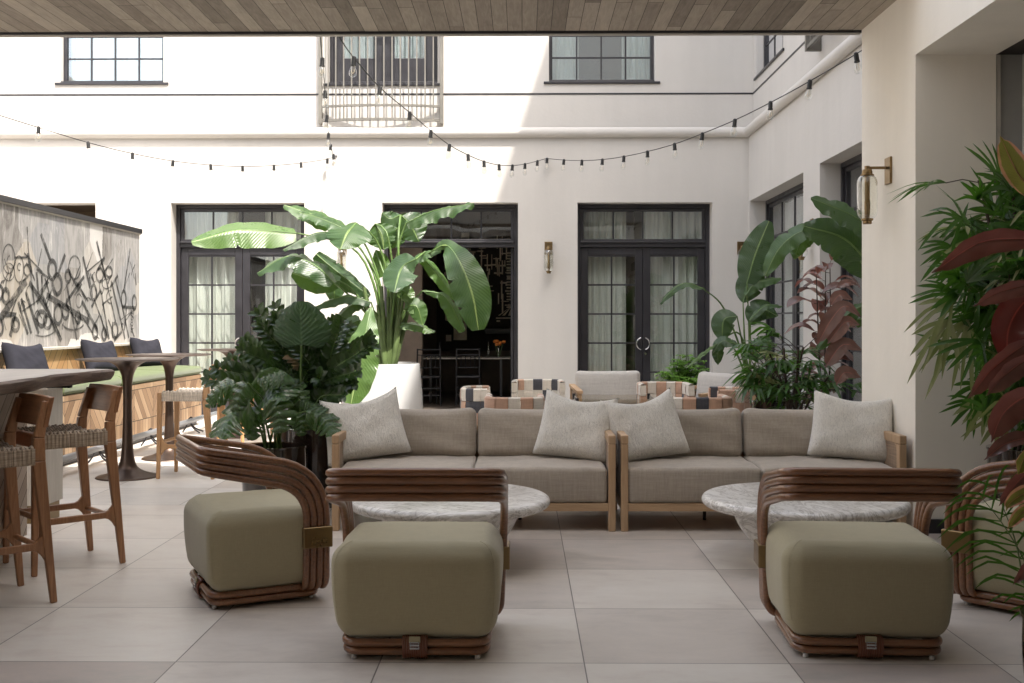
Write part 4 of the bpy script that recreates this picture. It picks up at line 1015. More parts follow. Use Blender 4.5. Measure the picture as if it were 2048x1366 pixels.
# ================================================================== WALL SCONCES
def sconce(loc, rz, label, arm=.13, gr=.068, gh=.33, drop=-.0):
    t = thing('wall_sconce', label, 'lamp', loc, rz, 'brass and glass wall sconces')       # local: wall behind at +y, lamp towards -y
    MB().box(-.055, .055, -.016, 0, -.09, .09).build('wall_plate', M['brass'], t, local=True, bevel=.003)
    MB().beam((0, -.016, .02), (0, -arm - .012, .02), .018, .018).build('arm', M['brass'], t, local=True, bevel=.002)
    y = -arm
    MB().lathe([(.018, .032), (.018, .012), (.030, .008), (.034, -.006), (.034, -.022), (.045, -.026), (.045, -.034)], (0, y, 0), 20).build('top_cap', M['brass'], t, local=True, smooth=35)
    g = [(.040, -.035)] + [(.040 + (gr - .040) * math.sin(R(a)), -.035 - .055 * (1 - math.cos(R(a)))) for a in range(15, 91, 15)] + [(gr, -gh + .075)] + [(.036 + (gr - .036) * math.cos(R(a)), -gh + .06 - .055 * math.sin(R(a))) for a in range(0, 91, 15)]
    MB().lathe(g + [(r - .003, z) for r, z in reversed(g)], (0, y, 0), 32).build('glass_shade', M['clear'], t, local=True, smooth=60)
    MB().lathe([(.017, -.035), (.017, -.20), (.020, -.205), (.020, -.25), (.017, -gh + .01)], (0, y, 0), 16).build('inner_tube', M['brass'], t, local=True, smooth=35)
    MB().lathe([(.040, -gh + .006), (.040, -gh - .004), (.030, -gh - .010), (.030, -gh - .026), (.026, -gh - .030)], (0, y, 0), 20).build('bottom_cap', M['brass'], t, local=True, smooth=35)
    return t
sconce((XP, 7.29, 2.355), R(-90), 'large brass and glass wall sconce on the white pillar', .15)
sconce(((1097 - 1045) * .007, YF, 2.37), 0, 'brass and glass wall sconce between the dining room and the shaded double door', .12)
sconce(((1481 - 1045) * .007, YF, 2.37), 0, 'brass and glass wall sconce in the corner behind the upright paddle leaf', .12)
sconce(((685 - 1045) * .007, YF, 2.37), 0, 'sunlit brass and glass wall sconce on the wall behind the tall banana plant', .12)
sconce((XS, 11.75, 2.37), R(-90), 'brass and glass wall sconce on the side wing between its two doors', .12)

# ================================================================== STRING LIGHTS
def strand(pts, bulbs, label, wire=.0045):
    P3 = [P(u, v, Y) for u, v, Y in pts]
    t = thing('string_lights', label, 'string lights', P3[0], 0, 'festoon light strings across the courtyard')
    path = smoothpath(P3, 8)
    MB().tube(path, wire, 6).build('cable', M['wire'], t, smooth=60)
    for (u, v) in bulbs:
        # nearest point of the path as seen along the strand
        best = None
        for k in range(len(path) - 1):
            for f in (0, .25, .5, .75):
                p = path[k].lerp(path[k + 1], f)
                y_ = p.y; a = p.x * cT + p.y * sT; b = p.y * cT - p.x * sT
                uu = 1024 + F * a / b; vv = V0 - F * (p.z - H) / b; e = (uu - u) ** 2 + (vv - v) ** 2
                if best is None or e < best[0]: best = (e, p)
        p = best[1]; rr = random.Random(int(u * 7 + v)); tl = Matrix.Translation(p) @ Euler((rr.uniform(-.1, .1), rr.uniform(-.12, .12), 0)).to_matrix().to_4x4()
        s = MB().lathe([(.010, .012), (.017, .006), (.019, -.012), (.019, -.052), (.022, -.054), (.022, -.064)], n=12).build('socket', M['wire'], t, tl, smooth=35)
        pr = [(.014, -.064), (.017, -.074), (.027, -.096), (.031, -.116), (.028, -.136), (.016, -.150), (.0001, -.154)]
        MB().lathe(pr, n=14).build('bulb', M['clear'], s, tl, smooth=60)
        MB().tube([(.006, 0, -.068), (.010, 0, -.112), (0, 0, -.125), (-.010, 0, -.112), (-.006, 0, -.068)], .0022, 5).build('filament', M['filament'], s, tl)
strand([(-60, 212, 10.6), (0, 231, 11.0), (77, 255, 11.4), (176, 285, 12.0), (265, 307, 12.6), (346, 322, 13.1), (421, 330, 13.6), (485, 333, 14.0), (548, 331, 14.4), (602, 326, 14.7), (655, 318, 14.95), (672, 311, 15.02)],
       [(77, 255), (176, 285), (265, 307), (346, 322), (421, 330), (485, 333), (548, 331), (602, 326), (655, 318)], 'string of clear bulbs running from the left edge to the wall anchor left of centre')
strand([(640, 55, 8.0), (642, 90, 8.4), (645, 122, 9.0), (650, 183, 10.2), (654, 232, 11.4), (657, 268, 12.7), (662, 292, 13.8), (668, 315, 14.95)],
       [(643, 118), (650, 183), (654, 232), (657, 268), (661, 290), (665, 310)], 'short string of clear bulbs dropping from the canopy edge to the wall anchor')
strand([(668, 55, 7.95), (690, 92, 8.2), (710, 118, 8.5), (760, 175, 9.1), (818, 224, 9.9), (862, 262, 10.6), (899, 290, 11.3), (936, 310, 12.0), (968, 323, 12.6), (998, 330, 13.1), (1025, 331, 13.6), (1050, 328, 14.2), (1075, 322, 14.7), (1092, 317, 15.0)],
       [(710, 114), (762, 172), (820, 224), (862, 262), (899, 290), (936, 310), (968, 323), (998, 330), (1025, 331), (1050, 328), (1075, 322)], 'string of clear bulbs swooping from the canopy edge down to the middle wall anchor')
strand([(1092, 317, 15.0), (1128, 320, 14.5), (1164, 321, 13.9), (1205, 319, 13.2), (1248, 313, 12.5), (1295, 303, 11.8), (1349, 288, 11.1), (1405, 267, 10.5), (1470, 240, 9.8), (1541, 205, 9.2), (1620, 162, 8.6), (1712, 108, 8.1), (1735, 92, 7.98)],
       [(1094, 319), (1128, 320), (1164, 321), (1205, 319), (1248, 313), (1295, 303), (1349, 288), (1405, 267), (1470, 240), (1541, 205), (1620, 162), (1712, 108)], 'string of clear bulbs rising from the middle wall anchor to the pillar')
for (u, v, lb) in ((672, 312, 'small steel wall anchor holding the left light strings'), (1092, 318, 'small steel wall anchor holding the right light strings')):
    p = P(u, v, YF); o = MB().lathe([(.02, -.004), (.02, -.012), (.007, -.014), (.007, -.06), (.012, -.062), (.012, -.07)], n=12, axis='y').build('wall_anchor', M['steel'], smooth=40); o.location = p; tag(o, lb, 'anchor')

# ================================================================== REAR LOUNGE AND DINING
def armchair(label, loc, rz, first=None):
    if first: o = dup(first, loc, rz, label); return o
    t = thing('garden_armchair', label, 'armchair', loc, rz, 'teak framed garden armchairs with grey cushions')   # faces -y
    for sx in (-1, 1):
        mb = MB(); mb.box(sx*.40 - .025, sx*.40 + .025, -.38, -.33, 0, .545).box(sx*.40 - .025, sx*.40 + .025, .30, .35, 0, .60)
        mb.beam((sx*.40, -.39, .565), (sx*.40, .36, .60), .07, .035).box(sx*.40 - .015, sx*.40 + .015, -.329, .299, .16, .22)
        mb.build('side_frame', M['teak'], t, local=True, bevel=.005)
        MB().box(sx*.40 - .009, sx*.40 + .009, -.329, .299, .2205, .545).build('woven_panel', M['weave_panel'], t, local=True)
    MB().box(-.374, .374, .31, .345, .16, .60).build('back_frame', M['teakx'], t, local=True, bevel=.004)
    MB().box(-.374, .374, -.375, -.34, .17, .22).box(-.374, .374, -.33, .305, .19, .215).build('seat_frame', M['teakx'], t, local=True, bevel=.004)
    def cf(q, p): return V((p.x, p.y, p.z + (.015 if q.z > 0 else 0) * (1 - q.x**2) * (1 - q.y**2)))
    MB().rbox((0, -.03, .30), (.735, .68, .165), .035, 4, 6, cf).build('seat_cushion', M['linen_grey'], t, local=True, smooth=180, weld=True)
    rot = Matrix.Translation((0, .20, .57)) @ Matrix.Rotation(R(-12), 4, 'X')
    def bc(q, p): return V((p.x + .02 * q.x * (q.z * .5), p.y * (1 + .3 * (1 - q.x**4) * (1 - q.z**4)) + .004 * math.sin(p.x*30 + p.z*20), p.z + .012 * abs(q.x)**5 * (1 if q.z > 0 else 0)))
    MB().rbox((0, 0, 0), (.74, .15, .40), .06, 5, 8, bc, rot).build('back_cushion', M['linen_grey'], t, local=True, smooth=180, weld=True)
    return t
ga = armchair('teak garden armchair with grey cushions in front of the shaded double door', (1.00, 12.2, 0), R(4))
armchair('teak garden armchair with a tilted grey cushion beside the bright green bush', (2.02, 11.85, 0), R(-62), ga)

def barrel(label, x, y, rz, w=.56, d=.50, z0=.34, z1=.68, seed=0):
    t = thing('woven_dining_chair', label, 'chair', (x, y, 0), rz, 'low dining chairs woven from cream, tan and black straps')
    rr = random.Random(seed); hw, hd, r = w/2, d/2, .13
    # U shaped plan: open to +y (faces +y), back at -y
    base = [(-hw, hd), (-hw, -hd + r)] + [(-hw + r - r*math.cos(R(a)), -hd + r - r*math.sin(R(a))) for a in range(15, 90, 15)] + [(-hw + r, -hd), (hw - r, -hd)] + [(hw - r + r*math.sin(R(a)), -hd + r - r*math.cos(R(a))) for a in range(15, 90, 15)] + [(hw, -hd + r), (hw, hd)]
    L = [0]
    for a_, b_ in zip(base, base[1:]): L.append(L[-1] + math.dist(a_, b_))
    def at(s):
        for k in range(len(base) - 1):
            if s <= L[k + 1] + 1e-9:
                f = (s - L[k]) / (L[k + 1] - L[k]); x_ = base[k][0] + (base[k+1][0] - base[k][0]) * f; y_ = base[k][1] + (base[k+1][1] - base[k][1]) * f
                dx, dy = base[k+1][0] - base[k][0], base[k+1][1] - base[k][1]; l = math.hypot(dx, dy); return x_, y_, dy / l, -dx / l
        return base[-1][0], base[-1][1], 1, 0
    n = 13; m = 3; cw = L[-1] / n; chh = (z1 - z0) / m
    warp = [rr.choice([0, 0, 1, 1, 0, 1, 0, 2]) for _ in range(n)]; weft = [rr.choice([0, 1, 0, 1, 0, 1, 2]) for _ in range(m)]
    weft[-1] = 0 if seed % 2 else 1
    for sgn, nm in ((-1, 'woven_shell'), (1, None)):
        pass
    mb = MB()
    for i in range(n):
        for j in range(m):
            over = (i + j) % 2 == 0
            mb.cm = warp[i] if over else weft[j]
            for th in (.026, -.026):
                dep = .006 if over else .001
                def fn(u, v, i=i, j=j, th=th, over=over):
                    s = (i + .02 + .96*u) * cw; x_, y_, nx, ny = at(s); bl = (math.sin(math.pi * (v if over else u)) ** .5) * .006 + (.001 if over else 0)
                    o = -(th + (bl if th > 0 else -bl)); return V((x_ + nx * o * -1, y_ + ny * o * -1, z0 + (j + .02 + .96*v) * chh))
                mb.grid(fn, 3, 3, False)
    for i in range(n):      # straps wrapping over the top edge
        mb.cm = warp[i] if (i + m - 1) % 2 == 0 else weft[-1]
        def fn(u, v, i=i):
            x_, y_, nx, ny = at((i + .02 + .96*u) * cw); a = math.pi * v; o = .030 * math.cos(a); return V((x_ + nx*o, y_ + ny*o, z1 - .004 + .016 * math.sin(a)))
        mb.grid(fn, 2, 6, False)
    for s_ in (0.0, L[-1]):
        x_, y_, nx, ny = at(s_ + (1e-4 if s_ == 0 else -1e-4))
        for j in range(m):
            mb.cm = weft[j]; mb.box(x_ - .030, x_ + .030, y_ - .004, y_ + .012, z0 + (j + .03) * chh, z0 + (j + .97) * chh)
    mb.build('woven_back', [M['strap_cream'], M['strap_tan'], M['strap_black']], t, local=True, smooth=50)
    MB().rbox((0, 0, .40), (w - .07, d - .02, .09), .03, 3, 3).build('seat', M['strap_cream'], t, local=True, smooth=180, weld=True)
    MB().box(-hw, hw, -hd, hd, .31, .338).build('seat_frame', M['teakx'], t, local=True, bevel=.004)
    for sx in (-1, 1):
        for sy in (-1, 1): MB().beam((sx*(hw - .03), sy*(hd - .03), 0), (sx*(hw - .03), sy*(hd - .03), .309), .03, .03, (0, 1, 0)).build('leg', M['teak'], t, local=True, bevel=.004)
    return t
barrel('woven strap chair facing the viewer, on the far side of the left garden table', .172, 11.9, R(180), .52, seed=1)
barrel('woven strap chair with its back to the left sofa, between two pillows', -.07, 9.42, 0, .46, seed=2)
barrel('woven strap chair seen side-on nearest the white planter', -.46, 10.65, R(-90), .50, .24, seed=3)
barrel('woven strap chair facing the viewer in front of the armchairs, at the right garden table', 1.50, 11.4, R(180), .50, seed=5)
barrel('woven strap chair with its back to the right sofa', 1.53, 9.42, 0, .50, seed=6)
barrel('woven strap chair seen side-on at the right end of the right garden table', 2.02, 10.5, R(90), .50, .30, seed=8)
def gtable(x, y, label):
    t = thing('garden_table', label, 'table', (x, y, 0), 0, 'low round teak garden tables')
    MB().lathe([(0, .40), (.38, .40), (.40, .41), (.40, .425), (0, .43)], n=40).build('table_top', M['teakx'], t, local=True, smooth=40)
    for k in range(4): a = R(45 + 90*k); MB().beam((.30*math.cos(a), .30*math.sin(a), 0), (.22*math.cos(a), .22*math.sin(a), .399), .035, .035, (0, 1, 0)).build('leg', M['teak'], t, local=True)
gtable(.12, 10.65, 'low round teak table hidden between the left woven chairs'); gtable(1.5, 10.4, 'low round teak table between the right woven chairs')
t = thing('fire_table', 'grey stone fire table with a clear glass wind guard behind the sofas', 'table', (.78, 9.4, 0))
MB().box(.42, 1.18, 9.05, 9.75, 0, .46).build('stone_body', M['firetable'], t, bevel=.006)
MB().box(.38, 1.22, 9.01, 9.79, .461, .505).build('stone_top', M['firetable'], t, bevel=.006)
for (a_, b_, c_, d_) in ((.46, 1.14, 9.09, 9.096), (.46, 1.14, 9.704, 9.71), (.46, .466, 9.10, 9.70), (1.134, 1.14, 9.10, 9.70)): MB().box(a_, b_, c_, d_, .506, .68).build('glass_panel', M['clear'], t)
for x in (.463, 1.137):
    for y in (9.093, 9.707): MB().box(x - .012, x + .012, y - .012, y + .012, .64, .69).build('corner_clip', M['black'], t)
# ================================================================== PLANTS
def resample(pts, n):
    L = [0]
    for a, b in zip(pts, pts[1:]): L.append(L[-1] + (b - a).length)
    out = []; k = 0
    for i in range(n + 1):
        s = L[-1] * i / n
        while k < len(L) - 2 and L[k + 1] < s: k += 1
        f = (s - L[k]) / max(1e-9, L[k + 1] - L[k]); out.append(pts[k].lerp(pts[k + 1], f))
    return out
PROF = {
    'paddle': lambda t: math.sin(math.pi * min(1, t * .93 + .05) ** .85) ** .55,
    'late': lambda t: (math.sin(math.pi * min(1, t * .95 + .02) ** 1.45)) ** .6,
    'oval': lambda t: math.sin(math.pi * t ** .9) ** .8,
    'ficus': lambda t: (math.sin(math.pi * t ** 1.15) ** .75) if t < .93 else .16 * (1 - t) / .07 + .02,
    'blade': lambda t: math.sin(math.pi * (t * .9 + .08)) ** .6 if t < .97 else .02,
    'ear': lambda t: (max(0, 1 - t) ** .75) * (1.0 if t > .12 else .55 + .45 * (t / .12)),
}
def leaf(mb, spine, hw, n, prof='paddle', fold=0, wave=0, nu=8, nv=18, tear=0, seed=0, smooth=True, curl=0):
    rr = random.Random(seed); sp = smoothpath(spine, 6) if smooth and len(spine) > 2 else [V(p) for p in spine]
    sp = resample(sp, nv); n = V(n).normalized(); pf = PROF[prof]; fo = R(fold)
    tears = [(rr.choice((-1, 1)), rr.uniform(.2, .9), rr.uniform(.3, .8)) for _ in range(tear)]
    ph = rr.uniform(0, 6.28); vs = []; us = []
    for j in range(nv + 1):
        T = (sp[min(j + 1, nv)] - sp[max(j - 1, 0)]).normalized(); t = j / nv
        side = T.cross(n).normalized(); nn = side.cross(T).normalized(); w = hw * pf(t)
        for i in range(nu + 1):
            s = 2 * i / nu - 1; k = 1
            for (sg, tt, dp) in tears:
                if sg * s > 0 and abs(t - tt) < .5 / nv: k = 1 - dp * .4
            a = abs(s)
            lift = a * w * math.sin(fo) + curl * w * a * a
            wv = wave * a * a * (math.sin(t * 21 + ph + (1.4 if s > 0 else 0)) + .5 * math.sin(t * 47 + ph * 2 + s))
            vs.append(sp[j] + side * (s * k * w * math.cos(fo)) + nn * (lift + wv)); us.append(((s + 1) / 2, t))
    fs = [(j*(nu+1) + i, j*(nu+1) + i + 1, (j+1)*(nu+1) + i + 1, (j+1)*(nu+1) + i) for j in range(nv) for i in range(nu)]
    return mb.add(vs, fs, us)
def pxs(pts, Y=None):
    out = []; ly = Y
    for p in pts:
        if len(p) > 2: ly = p[2]
        out.append(P(p[0], p[1], ly))
    return out
def planted_leaf(t, pts, Y, hwpx, n, mat, prof='paddle', fold=0, wave=.01, tear=0, seed=0, stem=None, sr=(.016, .007), curl=0, rib=True, stemmat='stem'):
    sp = pxs(pts, Y); hw = hwpx * sp[len(sp)//2].y / F
    L = sum((b - a).length for a, b in zip(sp, sp[1:]))
    o = leaf(MB(), sp, hw, n, prof, fold, wave, 10, 44, tear, seed, curl=curl).build('leaf', M[mat], t, smooth=180)
    s2 = resample(smoothpath(sp, 6), 14); mb = MB()
    if rib: mb.tube([p - V(n).normalized() * .002 for p in s2], [sr[1] * (1 - .8 * i / 14) for i in range(15)], 6)
    if stem:
        st = resample(smoothpath(pxs(stem, Y) + [sp[0]], 6), 16); mb.tube(st, [sr[0] + (sr[1] - sr[0]) * i / 16 for i in range(17)], 7)
    if mb.v: mb.build('leaf_stalk', M[stemmat], t, smooth=60)
    return o

# ---- big banana-like plant in the white planter
Yb = 11.0; pc = V(((763 - 1045) * Yb / F, Yb, 0))
t = thing('potted_banana_plant', 'tall plant with big paddle leaves in a glossy white planter', 'plant', pc)
def pot_prof(r0, r1, h, th=.03, lip=.0, belly=0):
    o = [(r0 + (r1 - r0) * k / 14 + belly * math.sin(math.pi * k / 14), h * k / 14) for k in range(15)]
    return o + [(r1 + lip, h), (r1 + lip, h + .012), (r1 - th, h + .012), (r1 - th - .005, h - .06), (0.0001, h - .06)]
vs = []; n_ = 56; rows = 16
def sq(a, e=3.6): c_, s_ = math.cos(a), math.sin(a); return 1 / ((abs(c_) ** e + abs(s_) ** e) ** (1 / e))
def planter(r0, r1, h, rim=.03, rot=.35):
    mb = MB(); prof = [(r0 + (r1 - r0) * (k / 14) + .02 * math.sin(math.pi * k / 14), h * k / 14) for k in range(15)] + [(r1 - .004, h + .010), (r1 - rim, h + .010), (r1 - rim - .004, h - .07), (.001, h - .07)]
    vs = [(r * sq(2*math.pi*k/n_) * math.cos(2*math.pi*k/n_ + rot), r * sq(2*math.pi*k/n_) * math.sin(2*math.pi*k/n_ + rot), z) for r, z in prof for k in range(n_)]
    mb.add(vs, [(i*n_ + k, i*n_ + (k+1) % n_, (i+1)*n_ + (k+1) % n_, (i+1)*n_ + k) for i in range(len(prof) - 1) for k in range(n_)]); return mb
planter(.385, .362, .905).build('planter', M['whitepot'], t, Matrix.Translation(pc), smooth=40)
MB().lathe([(.31, .86), (.2, .87), (.0001, .875)], pc, 30).build('soil', M['soil'], t)
c0 = (775, 722)
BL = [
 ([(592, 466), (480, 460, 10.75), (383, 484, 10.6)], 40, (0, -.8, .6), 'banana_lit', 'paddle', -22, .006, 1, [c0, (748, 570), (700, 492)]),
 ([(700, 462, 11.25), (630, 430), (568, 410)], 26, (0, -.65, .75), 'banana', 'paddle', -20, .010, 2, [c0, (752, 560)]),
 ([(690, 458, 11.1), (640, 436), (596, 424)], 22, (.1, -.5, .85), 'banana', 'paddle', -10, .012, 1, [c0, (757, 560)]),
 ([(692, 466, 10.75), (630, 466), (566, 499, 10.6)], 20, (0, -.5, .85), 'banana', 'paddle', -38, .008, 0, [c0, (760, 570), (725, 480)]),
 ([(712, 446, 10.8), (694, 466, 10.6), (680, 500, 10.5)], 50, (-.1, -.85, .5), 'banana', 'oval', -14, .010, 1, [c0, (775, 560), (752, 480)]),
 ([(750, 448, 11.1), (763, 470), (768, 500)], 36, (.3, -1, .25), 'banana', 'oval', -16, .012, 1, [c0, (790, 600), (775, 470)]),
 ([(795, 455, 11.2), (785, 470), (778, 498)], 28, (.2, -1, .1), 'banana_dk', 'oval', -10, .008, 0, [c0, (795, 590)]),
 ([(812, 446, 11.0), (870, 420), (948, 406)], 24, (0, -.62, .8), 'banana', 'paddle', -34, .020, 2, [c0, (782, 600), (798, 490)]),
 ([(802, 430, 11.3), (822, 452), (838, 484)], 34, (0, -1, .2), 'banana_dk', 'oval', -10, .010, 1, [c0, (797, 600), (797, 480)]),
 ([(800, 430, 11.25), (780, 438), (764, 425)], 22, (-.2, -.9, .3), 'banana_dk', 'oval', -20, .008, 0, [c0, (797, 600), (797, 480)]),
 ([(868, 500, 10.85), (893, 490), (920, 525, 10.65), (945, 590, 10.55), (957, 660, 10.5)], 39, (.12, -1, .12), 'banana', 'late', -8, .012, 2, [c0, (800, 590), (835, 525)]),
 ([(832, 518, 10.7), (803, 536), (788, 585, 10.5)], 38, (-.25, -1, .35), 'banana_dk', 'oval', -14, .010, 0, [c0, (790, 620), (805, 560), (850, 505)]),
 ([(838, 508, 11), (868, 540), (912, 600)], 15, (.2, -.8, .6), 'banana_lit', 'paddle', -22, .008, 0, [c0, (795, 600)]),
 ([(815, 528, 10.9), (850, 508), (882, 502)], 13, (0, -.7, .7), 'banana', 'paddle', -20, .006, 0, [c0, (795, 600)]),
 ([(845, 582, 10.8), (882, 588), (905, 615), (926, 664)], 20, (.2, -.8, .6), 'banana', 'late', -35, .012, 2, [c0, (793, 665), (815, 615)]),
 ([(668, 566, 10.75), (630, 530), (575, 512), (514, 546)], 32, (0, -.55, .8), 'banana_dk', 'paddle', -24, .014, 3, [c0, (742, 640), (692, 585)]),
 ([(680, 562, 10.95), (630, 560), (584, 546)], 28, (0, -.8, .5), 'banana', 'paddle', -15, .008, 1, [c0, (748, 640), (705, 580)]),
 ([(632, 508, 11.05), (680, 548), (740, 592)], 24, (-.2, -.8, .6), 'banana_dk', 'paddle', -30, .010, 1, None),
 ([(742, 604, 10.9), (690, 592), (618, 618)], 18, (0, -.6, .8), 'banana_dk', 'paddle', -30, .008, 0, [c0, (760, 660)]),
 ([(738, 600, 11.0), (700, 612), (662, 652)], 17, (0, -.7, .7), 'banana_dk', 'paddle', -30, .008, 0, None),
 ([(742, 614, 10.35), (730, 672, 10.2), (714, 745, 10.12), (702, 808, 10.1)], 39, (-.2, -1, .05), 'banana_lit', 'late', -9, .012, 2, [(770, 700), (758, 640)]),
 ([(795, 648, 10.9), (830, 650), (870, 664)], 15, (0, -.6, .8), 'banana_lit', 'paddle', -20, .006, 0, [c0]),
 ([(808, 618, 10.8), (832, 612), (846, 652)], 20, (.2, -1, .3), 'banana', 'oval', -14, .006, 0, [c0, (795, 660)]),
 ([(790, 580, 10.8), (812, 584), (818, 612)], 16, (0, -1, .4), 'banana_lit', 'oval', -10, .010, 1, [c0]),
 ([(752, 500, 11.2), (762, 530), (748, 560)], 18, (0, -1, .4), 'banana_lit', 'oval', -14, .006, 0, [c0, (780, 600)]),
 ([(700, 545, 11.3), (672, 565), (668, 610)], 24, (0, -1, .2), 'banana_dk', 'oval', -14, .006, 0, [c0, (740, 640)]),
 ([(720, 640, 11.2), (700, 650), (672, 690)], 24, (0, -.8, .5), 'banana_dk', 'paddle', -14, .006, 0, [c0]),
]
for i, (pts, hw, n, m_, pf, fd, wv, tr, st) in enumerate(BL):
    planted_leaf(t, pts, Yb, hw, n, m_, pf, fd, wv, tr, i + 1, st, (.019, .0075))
rr = random.Random(5); mb = MB()
for k in range(20):
    u = 752 + 50 * rr.random(); top = (u + (u - 776) * rr.uniform(.4, 1.1), rr.uniform(555, 650)); y = Yb + rr.uniform(-.14, .14)
    mb.tube(resample([P(u * .5 + 388, 738, y), P(u, 690, y), P(*top, y)], 8), [rr.uniform(.022, .034) * (1 - .055 * j) for j in range(9)], 8)
mb.build('stem_cluster', simple('sheath_green', (.09, .13, .045), .45, var=.45, scale=5), t, smooth=60)

# ---- upright banana plant by the side wing, and the one behind the pillar
def dark_pot(t, x, y, r, h, m='blackpot', r0=None):
    MB().lathe(pot_prof(r0 or r * .72, r, h, .022, .006, .02), (x, y, 0), 40).build('pot', M[m], t, smooth=40)
    MB().lathe([(r - .02, h - .05), (r * .5, h - .04), (.0001, h - .035)], (x, y, 0), 24).build('soil', M['soil'], t)
x2, y2 = (1497 - 1045) * 12.9 / F, 12.9
t = thing('potted_banana_plant', 'slender upright plant with grey-green paddle leaves in the shaded corner', 'plant', (x2, y2, 0)); dark_pot(t, x2, y2, .24, .42, 'greypot')
c1 = (1500, 775)
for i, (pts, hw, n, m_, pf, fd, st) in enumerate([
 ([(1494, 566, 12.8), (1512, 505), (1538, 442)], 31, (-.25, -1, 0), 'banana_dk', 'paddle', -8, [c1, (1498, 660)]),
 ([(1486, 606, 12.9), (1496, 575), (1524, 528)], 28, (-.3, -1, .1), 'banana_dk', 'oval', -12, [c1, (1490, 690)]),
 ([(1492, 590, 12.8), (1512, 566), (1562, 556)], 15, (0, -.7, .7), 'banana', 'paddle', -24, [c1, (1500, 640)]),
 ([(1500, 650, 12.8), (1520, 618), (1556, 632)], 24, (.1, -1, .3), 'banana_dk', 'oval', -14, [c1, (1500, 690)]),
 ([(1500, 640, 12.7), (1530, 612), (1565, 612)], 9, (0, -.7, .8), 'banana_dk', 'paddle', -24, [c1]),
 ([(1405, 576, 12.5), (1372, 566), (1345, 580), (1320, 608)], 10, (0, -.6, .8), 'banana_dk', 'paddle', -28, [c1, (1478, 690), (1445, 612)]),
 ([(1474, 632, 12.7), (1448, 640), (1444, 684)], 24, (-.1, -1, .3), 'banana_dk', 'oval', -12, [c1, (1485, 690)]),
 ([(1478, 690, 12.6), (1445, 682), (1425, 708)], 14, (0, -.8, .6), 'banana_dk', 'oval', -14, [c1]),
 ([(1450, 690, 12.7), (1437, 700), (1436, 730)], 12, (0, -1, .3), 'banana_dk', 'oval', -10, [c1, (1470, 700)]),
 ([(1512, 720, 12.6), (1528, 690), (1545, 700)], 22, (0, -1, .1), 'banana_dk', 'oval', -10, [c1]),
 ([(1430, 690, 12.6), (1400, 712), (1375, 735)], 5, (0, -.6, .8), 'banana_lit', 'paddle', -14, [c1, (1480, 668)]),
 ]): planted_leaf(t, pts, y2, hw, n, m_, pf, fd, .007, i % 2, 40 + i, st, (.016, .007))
x3, y3 = 2.90, 8.9
t = thing('potted_banana_plant', 'plant whose huge dark paddle leaves arch out from behind the white pillar', 'plant', (x3, y3, 0)); dark_pot(t, x3, y3, .20, .45)
c2 = (1748, 760)
for i, (pts, hw, n, m_, pf, fd, st) in enumerate([
 ([(1752, 545, 9.0), (1690, 478), (1608, 452)], 46, (-.25, -.9, .4), 'banana_dk', 'paddle', -14, [c2]),
 ([(1760, 470, 8.9), (1700, 428), (1622, 396)], 30, (-.2, -.8, .6), 'banana_dk', 'paddle', -18, [c2, (1770, 600)]),
 ([(1650, 470, 9.3), (1605, 462), (1560, 495), (1530, 552)], 24, (-.2, -.75, .6), 'banana', 'paddle', -12, [(1752, 545)]),
 ([(1640, 462, 9.5), (1605, 478), (1588, 520)], 24, (.2, -1, .2), 'banana_lit', 'oval', -20, None),
 ([(1760, 600, 8.7), (1700, 625), (1634, 700)], 20, (-.1, -.7, .7), 'banana', 'paddle', -24, [c2]),
 ([(1750, 640, 8.8), (1700, 640), (1660, 655)], 15, (-.1, -.7, .7), 'banana_lit', 'paddle', -24, [c2]),
 ]): planted_leaf(t, pts, y3, hw, n, m_, pf, fd, .012, 2, 60 + i, st, (.018, .008))

